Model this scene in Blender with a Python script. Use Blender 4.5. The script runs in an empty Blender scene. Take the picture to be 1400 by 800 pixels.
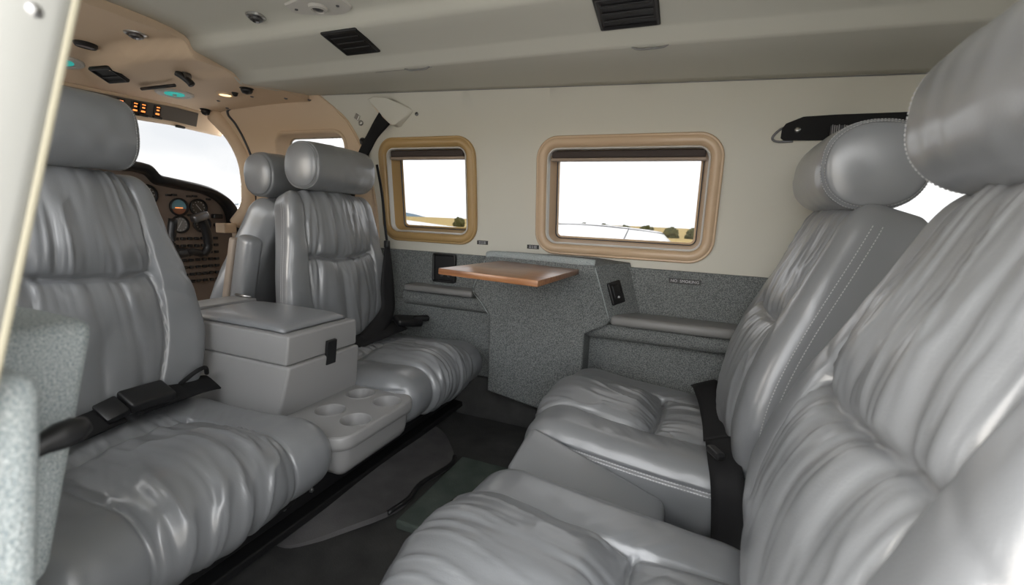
import bpy, bmesh, math
import numpy as np
from mathutils import Vector, Matrix, Euler, geometry

C = bpy.context.scene.collection
SC = bpy.context.scene

# ---------------------------------------------------------------- camera
FW = 1400.0
FPX = 622.0
yd = np.array([956 - 700, 400 - 312, FPX]); yd /= np.linalg.norm(yd)      # cabin cross axis seen by the lens
hz = np.array([1, -0.0445, 0.0])                                          # slight roll of the camera
upv = np.cross(yd, hz); upv /= np.linalg.norm(upv)
if upv[1] < 0: upv = -upv
xd = -np.cross(yd, upv)
cam_d = bpy.data.cameras.new('camera'); cam = bpy.data.objects.new('camera', cam_d); C.objects.link(cam)
R = np.stack([xd, yd, upv])          # world = R @ (right, up, forward)
m = Matrix.Identity(4)
for i in range(3):
    m[i][0] = R[i][0]; m[i][1] = R[i][1]; m[i][2] = -R[i][2]
cam.matrix_world = m
cam_d.sensor_width = 36; cam_d.lens = FPX / FW * 36
cam_d.clip_start = 0.01; cam_d.clip_end = 2000
cam_d.dof.use_dof = True; cam_d.dof.focus_distance = 1.15; cam_d.dof.aperture_fstop = 6.3
SC.camera = cam

# ---------------------------------------------------------------- light
w = bpy.data.worlds.new('world'); SC.world = w; w.use_nodes = True
nt = w.node_tree; nt.nodes.clear()
out = nt.nodes.new('ShaderNodeOutputWorld'); bg = nt.nodes.new('ShaderNodeBackground')
tc = nt.nodes.new('ShaderNodeTexCoord'); mp = nt.nodes.new('ShaderNodeMapping'); mp.inputs['Scale'].default_value = (1, 1, 3)
nz = nt.nodes.new('ShaderNodeTexNoise'); nz.inputs['Scale'].default_value = 2.2; nz.inputs['Detail'].default_value = 5
rp = nt.nodes.new('ShaderNodeValToRGB')
rp.color_ramp.elements[0].position = 0.36; rp.color_ramp.elements[0].color = (0.76, 0.785, 0.82, 1)
rp.color_ramp.elements[1].position = 0.60; rp.color_ramp.elements[1].color = (1.0, 0.995, 0.985, 1)
nt.links.new(tc.outputs['Generated'], mp.inputs['Vector']); nt.links.new(mp.outputs['Vector'], nz.inputs['Vector'])
nt.links.new(nz.outputs['Fac'], rp.inputs['Fac']); nt.links.new(rp.outputs['Color'], bg.inputs['Color'])
bg.inputs['Strength'].default_value = 4.8
nt.links.new(bg.outputs['Background'], out.inputs['Surface'])
sd = bpy.data.lights.new('sun', 'SUN'); sd.energy = 0.7; sd.angle = math.radians(35); sd.color = (1.0, 0.80, 0.56)
so = bpy.data.objects.new('sun', sd); C.objects.link(so)
so.rotation_euler = Vector((0.62, 0.75, -0.24)).to_track_quat('-Z', 'Y').to_euler()
SC.view_settings.view_transform = 'Standard'; SC.view_settings.look = 'None'
SC.view_settings.gamma = 1.0; SC.view_settings.use_curve_mapping = False
SC.view_settings.exposure = 0.22

# ---------------------------------------------------------------- materials
def mat(name, col, rough=0.5, metal=0.0, spec=0.5, bump=None, mottle=None, emit=None, coat=0.0):
    mt = bpy.data.materials.new(name); mt.use_nodes = True
    t = mt.node_tree; b = t.nodes['Principled BSDF']
    b.inputs['Base Color'].default_value = (*col, 1); b.inputs['Roughness'].default_value = rough
    b.inputs['Metallic'].default_value = metal; b.inputs['Specular IOR Level'].default_value = spec
    b.inputs['Coat Weight'].default_value = coat; b.inputs['Coat Roughness'].default_value = 0.22
    co = t.nodes.new('ShaderNodeTexCoord')
    if mottle:                                   # (scale, amount, colour2)
        n = t.nodes.new('ShaderNodeTexNoise'); n.inputs['Scale'].default_value = mottle[0]; n.inputs['Detail'].default_value = mottle[3] if len(mottle) > 3 else 4
        r = t.nodes.new('ShaderNodeValToRGB'); r.color_ramp.elements[0].position = 0.5 - mottle[1]; r.color_ramp.elements[1].position = 0.5 + mottle[1]
        r.color_ramp.elements[0].color = (*col, 1); r.color_ramp.elements[1].color = (*mottle[2], 1)
        t.links.new(co.outputs['Object'], n.inputs['Vector']); t.links.new(n.outputs['Fac'], r.inputs['Fac']); t.links.new(r.outputs['Color'], b.inputs['Base Color'])
    if bump:                                     # (kind, scale, strength, distance)
        if bump[0] == 'voronoi':
            n = t.nodes.new('ShaderNodeTexVoronoi'); o = n.outputs['Distance']
        else:
            n = t.nodes.new('ShaderNodeTexNoise'); n.inputs['Detail'].default_value = 3; o = n.outputs['Fac']
        n.inputs['Scale'].default_value = bump[1]
        bn = t.nodes.new('ShaderNodeBump'); bn.inputs['Strength'].default_value = bump[2]; bn.inputs['Distance'].default_value = bump[3]
        t.links.new(co.outputs['Object'], n.inputs['Vector']); t.links.new(o, bn.inputs['Height']); t.links.new(bn.outputs['Normal'], b.inputs['Normal'])
    if emit:
        b.inputs['Emission Color'].default_value = (*emit[0], 1); b.inputs['Emission Strength'].default_value = emit[1]
    return mt

M = {}
M['leather'] = mat('grey_leather', (0.212, 0.220, 0.232), 0.32, spec=0.8, coat=0.45, bump=('voronoi', 650, 0.08, 0.001), mottle=(9, 0.3, (0.235, 0.243, 0.255)))
M['stitch'] = mat('stitch_thread', (0.52, 0.52, 0.53), 0.7)
M['cream'] = mat('cream_liner', (0.66, 0.64, 0.565), 0.62, spec=0.3, bump=('noise', 900, 0.08, 0.001))
M['headliner'] = mat('headliner_vinyl', (0.64, 0.63, 0.56), 0.6, spec=0.3, bump=('noise', 900, 0.08, 0.001))
M['tan'] = mat('tan_liner', (0.74, 0.57, 0.405), 0.6, spec=0.3, bump=('noise', 900, 0.08, 0.001))
M['tanframe'] = mat('tan_window_plastic', (0.62, 0.45, 0.30), 0.25, spec=0.5)
M['goldframe'] = mat('amber_window_plastic', (0.46, 0.30, 0.13), 0.25, spec=0.5)
M['jamb'] = mat('door_jamb_paint', (0.50, 0.50, 0.47), 0.5)
M['tweed'] = mat('grey_tweed', (0.10, 0.108, 0.11), 0.95, spec=0.1, bump=('noise', 520, 0.6, 0.002), mottle=(460, 0.14, (0.27, 0.285, 0.28), 2))
M['tweedlight'] = mat('pale_blue_tweed', (0.25, 0.295, 0.31), 0.95, spec=0.1, bump=('noise', 700, 0.6, 0.002), mottle=(680, 0.2, (0.54, 0.575, 0.57), 2))
M['vinyl'] = mat('grey_vinyl', (0.23, 0.228, 0.226), 0.40, bump=('noise', 800, 0.08, 0.001))
M['plastic'] = mat('grey_console_plastic', (0.30, 0.298, 0.298), 0.36, bump=('noise', 1000, 0.06, 0.001))
M['carpet'] = mat('charcoal_carpet', (0.055, 0.055, 0.055), 0.95, spec=0.1, bump=('noise', 300, 0.5, 0.002), mottle=(14, 0.2, (0.085, 0.085, 0.083)))
M['flap'] = mat('worn_charcoal_flap', (0.085, 0.082, 0.086), 0.85, spec=0.2, bump=('noise', 350, 0.3, 0.002), mottle=(11, 0.22, (0.15, 0.145, 0.145)))
M['green'] = mat('green_black_carpet', (0.070, 0.090, 0.080), 0.95, spec=0.1, bump=('noise', 300, 0.4, 0.002), mottle=(18, 0.2, (0.105, 0.125, 0.112)))
M['black'] = mat('black_plastic', (0.012, 0.012, 0.013), 0.4)
M['web'] = mat('black_webbing', (0.012, 0.012, 0.013), 0.75, spec=0.3, bump=('noise', 500, 0.3, 0.001))
M['rail'] = mat('black_rail', (0.010, 0.010, 0.011), 0.5)
M['steel'] = mat('steel', (0.55, 0.55, 0.55), 0.3, metal=1)
M['darkmetal'] = mat('grey_metal', (0.22, 0.22, 0.23), 0.4, metal=1)
M['white'] = mat('white_ring', (0.62, 0.60, 0.56), 0.4)
M['teal'] = mat('teal_glow_cover', (0.02, 0.25, 0.27), 0.15, emit=((0.05, 0.75, 0.65), 0.35))  # teal speaker cover, given a faint emission of its own
M['warm'] = mat('warm_lamp', (1, 0.8, 0.5), 0.3, emit=((1.0, 0.72, 0.38), 1.6))
M['orange'] = mat('orange_lit_legend', (0.6, 0.2, 0.05), 0.4, emit=((1.0, 0.28, 0.06), 1.4))
M['panel'] = mat('instrument_panel_paint', (0.20, 0.15, 0.12), 0.55, bump=('noise', 600, 0.1, 0.001))
M['strip'] = mat('switch_strip_paint', (0.13, 0.115, 0.10), 0.5)
M['print'] = mat('pale_print', (0.5, 0.5, 0.52), 0.6)
M['blue'] = mat('gauge_sky', (0.16, 0.34, 0.42), 0.3)
M['brown'] = mat('gauge_ground', (0.28, 0.12, 0.07), 0.3)
M['dial'] = mat('gauge_dial', (0.06, 0.055, 0.05), 0.3)
M['paint'] = mat('white_aircraft_paint', (0.80, 0.80, 0.80), 0.3)
M['seal'] = mat('dark_sealant', (0.06, 0.06, 0.07), 0.6)
M['apron'] = mat('concrete_apron', (0.46, 0.44, 0.41), 0.9, mottle=(0.6, 0.2, (0.52, 0.50, 0.46)))
M['field'] = mat('golden_grass', (0.36, 0.25, 0.07), 0.95, mottle=(0.25, 0.2, (0.50, 0.36, 0.12)))
M['leaf'] = mat('dark_foliage', (0.045, 0.05, 0.012), 0.9, mottle=(1.5, 0.2, (0.12, 0.11, 0.03)))
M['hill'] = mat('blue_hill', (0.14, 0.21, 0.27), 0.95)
M['amber'] = mat('shade_fabric', (0.05, 0.035, 0.03), 0.7)
M['shadebar'] = mat('shade_bar', (0.33, 0.25, 0.19), 0.5)

def wood():
    mt = mat('mahogany_veneer', (0.34, 0.155, 0.07), 0.30, coat=0.3)
    t = mt.node_tree; b = t.nodes['Principled BSDF']
    co = t.nodes.new('ShaderNodeTexCoord'); mp = t.nodes.new('ShaderNodeMapping'); mp.inputs['Scale'].default_value = (2.5, 26, 26)
    n = t.nodes.new('ShaderNodeTexNoise'); n.inputs['Scale'].default_value = 3.2; n.inputs['Detail'].default_value = 6; n.inputs['Distortion'].default_value = 0.6
    r = t.nodes.new('ShaderNodeValToRGB'); r.color_ramp.elements[0].position = 0.32; r.color_ramp.elements[1].position = 0.7
    r.color_ramp.elements[0].color = (0.20, 0.075, 0.028, 1); r.color_ramp.elements[1].color = (0.40, 0.19, 0.085, 1)
    t.links.new(co.outputs['Object'], mp.inputs['Vector']); t.links.new(mp.outputs['Vector'], n.inputs['Vector'])
    t.links.new(n.outputs['Fac'], r.inputs['Fac']); t.links.new(r.outputs['Color'], b.inputs['Base Color'])
    return mt
M['wood'] = wood()

def glass(name, tint):
    mt = bpy.data.materials.new(name); mt.use_nodes = True; t = mt.node_tree; t.nodes.clear()
    o = t.nodes.new('ShaderNodeOutputMaterial'); tr = t.nodes.new('ShaderNodeBsdfTransparent'); tr.inputs['Color'].default_value = (*tint, 1)
    gl = t.nodes.new('ShaderNodeBsdfGlossy'); gl.inputs['Roughness'].default_value = 0.03
    fr = t.nodes.new('ShaderNodeFresnel'); fr.inputs['IOR'].default_value = 1.25; mx = t.nodes.new('ShaderNodeMixShader')
    t.links.new(fr.outputs['Fac'], mx.inputs['Fac']); t.links.new(tr.outputs[0], mx.inputs[1]); t.links.new(gl.outputs[0], mx.inputs[2]); t.links.new(mx.outputs[0], o.inputs['Surface'])
    return mt
M['pane'] = glass('tinted_acrylic', (0.50, 0.50, 0.50))
M['shield'] = glass('windshield_acrylic', (0.205, 0.205, 0.203))

# ---------------------------------------------------------------- object helpers
def link(name, me, material=None, parent=None, smooth=True):
    o = bpy.data.objects.new(name, me); C.objects.link(o)
    if material is not None and not me.materials: me.materials.append(material)
    if smooth and hasattr(me, 'polygons') and len(me.polygons):
        me.polygons.foreach_set('use_smooth', np.ones(len(me.polygons), dtype=bool))
    if parent is not None: o.parent = parent
    return o
def from_np(name, V, F, material=None, parent=None, smooth=True):
    me = bpy.data.meshes.new(name); me.from_pydata([tuple(v) for v in V], [], [tuple(int(i) for i in f) for f in F]); me.validate(); me.update()
    return link(name, me, material, parent, smooth)
def bobj(name, bm, material, parent=None, smooth=False, fix=True):
    if fix: bmesh.ops.recalc_face_normals(bm, faces=bm.faces)
    me = bpy.data.meshes.new(name); bm.to_mesh(me); bm.free()
    return link(name, me, material, parent, smooth)
def sharp(o, deg=35):
    me = o.data; me.polygons.foreach_set('use_smooth', np.ones(len(me.polygons), dtype=bool))
    me.set_sharp_from_angle(angle=math.radians(deg)); return o
def thing(name, label, cat, loc, rz=0, group=None):
    o = bpy.data.objects.new(name, None); o.empty_display_size = 0.05; C.objects.link(o); o.location = loc; o.rotation_euler = (0, 0, rz)
    return tag(o, label, cat, group)
def tag(o, label, cat, group=None):
    o['label'] = label; o['category'] = cat
    if group: o['group'] = group
    return o
def struct(o): o['kind'] = 'structure'; return o
def keep(o, parent):                      # parent a mesh that was built in world coordinates
    o.parent = parent; o.matrix_parent_inverse = Matrix.Translation(-Vector(parent.location)) if not any(parent.rotation_euler) else (Matrix.Translation(parent.location) @ parent.rotation_euler.to_matrix().to_4x4()).inverted()
    return o

def box(bm, c, s, bevel=0.0, seg=3, mtx=None):
    r = bmesh.ops.create_cube(bm, size=1.0); vs = r['verts']
    bmesh.ops.scale(bm, vec=s, verts=vs)
    if bevel:
        es = list({e for v in vs for e in v.link_edges})
        g = bmesh.ops.bevel(bm, geom=es, offset=bevel, segments=seg, affect='EDGES', profile=0.5); vs = list({v for v in g['verts']} | {v for v in vs if v.is_valid})
    if mtx: bmesh.ops.transform(bm, matrix=mtx, verts=vs)
    bmesh.ops.translate(bm, vec=c, verts=vs)
    return vs
def cyl(bm, c, r, h, axis='Z', seg=24, r2=None, mtx=None):
    g = bmesh.ops.create_cone(bm, cap_ends=True, segments=seg, radius1=r, radius2=r if r2 is None else r2, depth=h); vs = g['verts']
    rot = {'Z': Matrix.Identity(3), 'X': Matrix.Rotation(math.pi / 2, 3, 'Y'), 'Y': Matrix.Rotation(-math.pi / 2, 3, 'X')}[axis]
    bmesh.ops.transform(bm, matrix=rot.to_4x4(), verts=vs)
    if mtx: bmesh.ops.transform(bm, matrix=mtx, verts=vs)
    bmesh.ops.translate(bm, vec=c, verts=vs); return vs
def lathe(bm, prof, c, mtx=None, seg=32):          # profile (r, h), axis Z
    rings = []; new = []
    for r, h in prof:
        ring = [bm.verts.new((r * math.cos(2 * math.pi * k / seg), r * math.sin(2 * math.pi * k / seg), h)) for k in range(seg)]
        rings.append(ring); new += ring
    for a, b in zip(rings, rings[1:]):
        for k in range(seg): bm.faces.new((a[k], a[(k + 1) % seg], b[(k + 1) % seg], b[k]))
    bm.faces.new(rings[0][::-1]); bm.faces.new(rings[-1])
    if mtx: bmesh.ops.transform(bm, matrix=mtx, verts=new)
    bmesh.ops.translate(bm, vec=c, verts=new); return new
def smooth_path(pts, n=8):
    P = [Vector(p) for p in pts]; P = [2 * P[0] - P[1]] + P + [2 * P[-1] - P[-2]]; res = []
    for i in range(1, len(P) - 2):
        for k in range(n):
            t = k / n; a, b, c, d = P[i - 1], P[i], P[i + 1], P[i + 2]
            res.append(0.5 * ((2 * b) + (c - a) * t + (2 * a - 5 * b + 4 * c - d) * t * t + (3 * b - a - 3 * c + d) * t ** 3))
    res.append(P[-2]); return res
def tube(bm, pts, r, seg=10, n=6):
    P = smooth_path(pts, n) if n else [Vector(p) for p in pts]; rings = []
    up = Vector((0, 0, 1))
    for i, p in enumerate(P):
        d = (P[min(i + 1, len(P) - 1)] - P[max(i - 1, 0)]).normalized()
        a = d.cross(up); a = a.normalized() if a.length > 1e-4 else Vector((1, 0, 0)); b = a.cross(d)
        rr = r(i / (len(P) - 1)) if callable(r) else r
        rings.append([bm.verts.new(p + a * rr * math.cos(2 * math.pi * k / seg) + b * rr * math.sin(2 * math.pi * k / seg)) for k in range(seg)])
    for A, B in zip(rings, rings[1:]):
        for k in range(seg): bm.faces.new((A[k], A[(k + 1) % seg], B[(k + 1) % seg], B[k]))
    bm.faces.new(rings[0][::-1]); bm.faces.new(rings[-1])
def strap(bm, pts, width, normals, th=0.003, n=8):   # webbing: flat ribbon with thickness; normals given per control point
    P = smooth_path(pts, n); N = smooth_path(normals, n); W = None; rows = []
    for i, p in enumerate(P):
        d = (P[min(i + 1, len(P) - 1)] - P[max(i - 1, 0)]).normalized(); nn = N[i].normalized(); s = d.cross(nn).normalized(); nn = s.cross(d)
        ww = (width(i / (len(P) - 1)) if callable(width) else width) / 2
        rows.append([bm.verts.new(p + s * ww + nn * th / 2), bm.verts.new(p + s * ww * .5 + nn * th * .7), bm.verts.new(p - s * ww * .5 + nn * th * .7), bm.verts.new(p - s * ww + nn * th / 2), bm.verts.new(p - s * ww - nn * th / 2), bm.verts.new(p + s * ww - nn * th / 2)])
    for A, B in zip(rows, rows[1:]):
        for k in range(6): bm.faces.new((A[k], A[(k + 1) % 6], B[(k + 1) % 6], B[k]))
    bm.faces.new(rows[0][::-1]); bm.faces.new(rows[-1])
def rrect(cx, cz, hw, hh, r, n=8):
    pts = []
    for sx, sz, a0 in ((1, 1, 0), (-1, 1, 90), (-1, -1, 180), (1, -1, 270)):
        for k in range(n + 1):
            a = math.radians(a0 + 90 * k / n); pts.append((cx + sx * (hw - r) + r * math.cos(a), cz + sz * (hh - r) + r * math.sin(a)))
    return pts
def inside(p, poly):
    x, y = p; c = False; j = len(poly) - 1
    for i in range(len(poly)):
        xi, yi = poly[i]; xj, yj = poly[j]
        if (yi > y) != (yj > y) and x < (xj - xi) * (y - yi) / (yj - yi) + xi: c = not c
        j = i
    return c
def panel(name, outline, holes, fn, material, step=0.05, parent=None, thick=0.015, side=1, face=(0, -1, 0)):
    """flat outline with holes, triangulated, mapped to 3-D by fn(a, b) and given thickness"""
    pts = []; edges = []
    for poly in [outline] + holes:
        dense = []
        for i in range(len(poly)):
            a = np.array(poly[i]); b = np.array(poly[(i + 1) % len(poly)]); k = max(1, int(np.linalg.norm(b - a) / step))
            dense += [tuple(a + (b - a) * j / k) for j in range(k)]
        s = len(pts); pts += dense; edges += [(s + i, s + (i + 1) % len(dense)) for i in range(len(dense))]
    xs = [p[0] for p in outline]; ys = [p[1] for p in outline]
    for a in np.arange(min(xs) + step / 2, max(xs), step):
        for b in np.arange(min(ys) + step / 2, max(ys), step):
            if inside((a, b), outline) and not any(inside((a, b), h) for h in holes): pts.append((a, b))
    r = geometry.delaunay_2d_cdt([Vector(p) for p in pts], edges, [], 0, 1e-5)
    V = r[0]; F = []
    for f in r[2]:
        c = (sum(V[i][0] for i in f) / len(f), sum(V[i][1] for i in f) / len(f))
        if inside(c, outline) and not any(inside(c, h) for h in holes): F.append(list(f))
    o = from_np(name, [fn(v[0], v[1]) for v in V], F, material, parent, smooth=True)
    bm = bmesh.new(); bm.from_mesh(o.data); bmesh.ops.recalc_face_normals(bm, faces=bm.faces); tot = Vector()
    for f in bm.faces: tot += f.normal * f.calc_area()
    if tot.dot(Vector(face)) < 0: bmesh.ops.reverse_faces(bm, faces=bm.faces)
    for e in bm.edges:
        if e.is_boundary: e.smooth = False
    bm.to_mesh(o.data); bm.free()
    md = o.modifiers.new('thickness', 'SOLIDIFY'); md.thickness = thick; md.offset = -1
    return o
def text(name, body, size, mtx, material, parent):
    cu = bpy.data.curves.new(name, 'FONT'); cu.body = body; cu.size = size; cu.align_x = 'CENTER'; cu.align_y = 'CENTER'; cu.extrude = 0.0002; cu.resolution_u = 2
    cu.materials.append(material); t = bpy.data.objects.new(name, cu); C.objects.link(t); bpy.context.view_layer.update()
    me = bpy.data.meshes.new_from_object(t.evaluated_get(bpy.context.evaluated_depsgraph_get())); bpy.data.objects.remove(t)
    me.name = name; o = bpy.data.objects.new(name, me); C.objects.link(o); o.parent = parent; o.matrix_local = mtx; return o
FACE_NEAR = Matrix.Rotation(math.pi / 2, 4, 'X')         # lettering that faces -y

# ---------------------------------------------------------------- noise (vectorised)
def hsh(ix, iy, seed):
    h = np.sin(ix * 127.1 + iy * 311.7 + seed * 74.7) * 43758.5453; return h - np.floor(h)
def vn(x, y, seed=0):
    ix = np.floor(x); iy = np.floor(y); fx = x - ix; fy = y - iy
    fx = fx * fx * fx * (fx * (fx * 6 - 15) + 10); fy = fy * fy * fy * (fy * (fy * 6 - 15) + 10)
    a = hsh(ix, iy, seed); b = hsh(ix + 1, iy, seed); c = hsh(ix, iy + 1, seed); d = hsh(ix + 1, iy + 1, seed)
    return (a * (1 - fx) + b * fx) * (1 - fy) + (c * (1 - fx) + d * fx) * fy
def billow(x, y, seed=0): return np.abs(2 * vn(x, y, seed) - 1)
def sstep(a, b, x):
    t = np.clip((x - a) / (b - a), 0, 1); return t * t * (3 - 2 * t)

# ---------------------------------------------------------------- structure
Y0 = 0.69                                           # cabin centre line
def yw(z): return 1.27 - 0.30 * (z + 0.11) ** 2 if z > -0.11 else 1.27
def yj(z): return 0.087 + 0.25 * max(z + 0.035, -0.06) + 0.6 * max(z - 0.08, 0) ** 2   # inner face of the near side wall
def zs(x): return 0.338 - 0.028 * x                 # height of the groove where soffit meets wall

WIN = [('window_1', -0.805, 0.077, 0.174, 0.161, 0.058), ('window_2', -0.200, 0.069, 0.240, 0.161, 0.062), ('window_3', 0.49, 0.070, 0.240, 0.157, 0.060)]
front_edge = [(-1.19, 0.375), (-1.135, 0.335), (-1.085, 0.29), (-1.045, 0.215), (-1.02, 0.12), (-1.005, 0.0), (-1.0, -0.12)]
outl = front_edge + [(1.15, -0.12)] + [(x, zs(x) + 0.004) for x in np.linspace(1.15, -1.1, 10)]
holes = [rrect(cx, cz, hw - 0.022, hh - 0.022, r - 0.012) for _, cx, cz, hw, hh, r in WIN]
struct(panel('wall_right', outl, holes, lambda x, z: (x, yw(z), z), M['cream'], step=0.045, thick=0.012, side=-1))

# ceiling: one swept section, centre well, lip, vent shelf, light drop, soffit, mirrored on the near side
half = [(0.0, 0.436), (0.06, 0.435), (0.11, 0.431), (0.140, 0.424), (0.149, 0.416), (0.153, 0.405), (0.158, 0.3975), (0.166, 0.394), (0.20, 0.3885), (0.258, 0.3745), (0.266, 0.371), (0.286, 0.3535), (0.291, 0.3505), (0.298, 0.3500), (0.40, 0.357), (0.49, 0.362), (0.515, 0.362)]
def sect(x):
    L = []
    for dy, z in half:
        k = max(0, (dy - 0.29) / 0.225); zz = z - 0.02 * max(0, x + 0.2) + k * (zs(x) - 0.362 + 0.02 * max(0, x + 0.2)); L.append((dy, zz))
    return L
xs_ = list(np.linspace(-1.262, 1.15, 26)); V = []; F = []
for x in xs_:
    L = sect(x); row = [(x, Y0 - dy, z) for dy, z in reversed(L)][:-1] + [(x, Y0 + dy, z) for dy, z in L]
    V += row; nrow = len(row)
for i in range(len(xs_) - 1):
    for j in range(nrow - 1):
        a = i * nrow + j; F.append((a, a + nrow, a + nrow + 1, a + 1))
ce = from_np('ceiling', V, F, M['headliner'], smooth=True); struct(ce); sharp(ce, 38)
md = ce.modifiers.new('thickness', 'SOLIDIFY'); md.thickness = 0.012; md.offset = 1
# thin groove moulding where soffit meets wall
bm = bmesh.new(); tube(bm, [(x, yw(zs(x)) - 0.001, zs(x) + 0.001) for x in np.linspace(-1.17, 1.1, 12)], 0.0022, 6, 2)
struct(bobj('trim_1', bm, M['vinyl'], smooth=True))

# near side wall with the open doorway the camera looks through, and unseen pilot side windows, enlarged to let in more light
def near_poly(): return [(-2.0, -0.62), (1.15, -0.62), (1.15, 0.36), (-1.7, 0.37), (-2.0, 0.3)]
nh = [[(-0.255, -0.60), (0.42, -0.60), (0.42, 0.20), (0.37, 0.30), (0.30, 0.335), (-0.12, 0.335), (-0.215, 0.30), (-0.255, 0.20)], rrect(-1.36, 0.09, 0.29, 0.17, 0.05), rrect(-0.76, 0.10, 0.20, 0.16, 0.05)]
struct(panel('wall_left', near_poly(), nh, lambda x, z: (x, yj(z) - 0.02, z), M['cream'], step=0.06, thick=0.02, face=(0, 1, 0)))
struct(panel('wall_rear', [(0.06, -0.62), (1.28, -0.62), (1.25, 0.31), (0.95, 0.33), (0.4, 0.33), (0.14, 0.31)], [], lambda y, z: (1.13, y, z), M['tweed'], step=0.1, face=(-1, 0, 0)))

# door jamb beside the camera
jz = list(np.linspace(-0.085, 0.30, 26)); prof = [(-0.262, -0.09), (-0.254, -0.060), (-0.252, -0.040), (-0.243, -0.036), (-0.240, -0.030), (-0.240, -0.020), (-0.240, -0.006), (-0.2425, -0.0015), (-0.247, 0.0), (-0.30, 0.002), (-0.34, 0.0)]
V = []; F = []
for z in jz:
    for x, dy in prof: V.append((x + 0.10 * max(0, z - 0.14) ** 1.0, yj(z) + dy, z))
for i in range(len(jz) - 1):
    for j in range(len(prof) - 1):
        a = i * len(prof) + j; F.append((a, a + 1, a + len(prof) + 1, a + len(prof)))
dr = bpy.data.objects.new('door_1', None); C.objects.link(dr); dr.location = (-0.25, 0.05, -0.62); struct(dr)
jb = from_np('jamb', V, F, M['jamb']); keep(jb, dr); md = jb.modifiers.new('t', 'SOLIDIFY'); md.thickness = 0.004; md.offset = 0
bm = bmesh.new(); tube(bm, [(-0.243 + 0.10 * max(0, z - 0.14), yj(z) + 0.0012, z) for z in jz[::2]], 0.0022, 8, 3)
keep(bobj('edge_seal', bm, mat('yellowed_seal', (0.52, 0.48, 0.36), 0.6), smooth=True), dr)
bm = bmesh.new(); lathe(bm, [(0.0, 0.0), (0.0032, 0.0), (0.0030, 0.0012), (0.0018, 0.0024), (0.0003, 0.0028)], (-0.2395, yj(0.0715) - 0.0112, 0.0695), Matrix.Rotation(math.pi / 2, 4, 'Y'), 20)
keep(bobj('screw', bm, M['steel'], smooth=True), dr)

# floor, ground outside
struct(panel('floor', [(-2.0, 0.06), (1.14, 0.06), (1.14, 1.28), (-2.0, 1.28)], [], lambda x, y: (x, y, -0.615), M['carpet'], step=0.2, thick=0.02, face=(0, 0, 1)))
bm = bmesh.new(); box(bm, (0, 0, -0.05 - 1.75), (60, 60, 0.1)); struct(bobj('ground', bm, M['apron']))
bm = bmesh.new(); 
vs = [bm.verts.new((900 * math.cos(a), 900 * math.sin(a), -1.80)) for a in np.linspace(0, 2 * math.pi, 64, endpoint=False)]; bm.faces.new(vs)
struct(bobj('field', bm, M['field']))

# kick board below the far side panel
bm = bmesh.new(); box(bm, (0.02, 1.232, -0.552), (2.22, 0.03, 0.135), 0.006)
struct(bobj('baseboard_right', bm, M['carpet']))

# ---------------------------------------------------------------- windows in the far wall
def ring(name, outline_fn, prof, fn, material, parent):
    """sweep profile (inset, depth) round a rounded rectangle"""
    V = []; F = []; n = None
    for ins, dep in prof:
        pts = outline_fn(ins); n = len(pts); V += [fn(x, z, dep) for x, z in pts]
    for i in range(len(prof) - 1):
        for k in range(n):
            F.append((i * n + k, i * n + (k + 1) % n, (i + 1) * n + (k + 1) % n, (i + 1) * n + k))
    o = from_np(name, V, F, material); bm = bmesh.new(); bm.from_mesh(o.data); bmesh.ops.recalc_face_normals(bm, faces=bm.faces); bm.to_mesh(o.data); bm.free()
    if parent: keep(o, parent)
    return o
def cabin_window(name, cx, cz, hw, hh, r, fmat, shade=True):
    e = bpy.data.objects.new(name, None); C.objects.link(e); e.location = (cx, yw(cz), cz - hh); struct(e)
    ol = lambda ins: rrect(cx, cz, hw - ins, hh - ins, max(0.012, r - ins), 10)
    fn = lambda x, z, d: (x, yw(z) + d, z)
    ring('frame', ol, [(0.0, 0.002), (0.0, -0.006), (0.002, -0.009), (0.004, -0.0095), (0.0055, -0.008), (0.007, -0.010), (0.012, -0.0135), (0.020, -0.0145), (0.026, -0.012), (0.030, -0.006), (0.031, 0.004), (0.032, 0.006)], fn, fmat, e)
    ring('inner_lip', ol, [(0.030, -0.004), (0.0315, -0.0075), (0.0335, -0.0078), (0.035, -0.004), (0.035, 0.012)], fn, M['white'], e)
    ring('reveal', ol, [(0.034, 0.006), (0.036, 0.022), (0.040, 0.026), (0.041, 0.046), (0.044, 0.050), (0.052, 0.052)], fn, fmat, e)
    ring('gasket', ol, [(0.044, 0.0485), (0.0455, 0.047), (0.047, 0.0485), (0.047, 0.053)], fn, M['seal'], e)
    panel('pane', ol(0.043), [], lambda x, z: (x, yw(z) + 0.053, z), M['pane'], step=0.08, thick=0.003); keep(bpy.data.objects[[o.name for o in C.objects if o.name.startswith('pane')][-1]], e)
    if shade:
        bm = bmesh.new(); box(bm, (cx, yw(cz + hh) + 0.020, cz + hh - 0.047), (2 * hw - 0.085, 0.022, 0.020), 0.005)
        s = keep(bobj('window_shade', bm, M['amber']), e)
        bm = bmesh.new(); box(bm, (cx, yw(cz + hh) + 0.021, cz + hh - 0.0605), (2 * hw - 0.08, 0.020, 0.008), 0.002)
        keep(bobj('pull_bar', bm, M['shadebar']), e)
    return e
for i, (n_, cx, cz, hw, hh, r) in enumerate(WIN): cabin_window(n_, cx, cz, hw, hh, r, M['goldframe'] if i == 0 else M['tanframe'])
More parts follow.
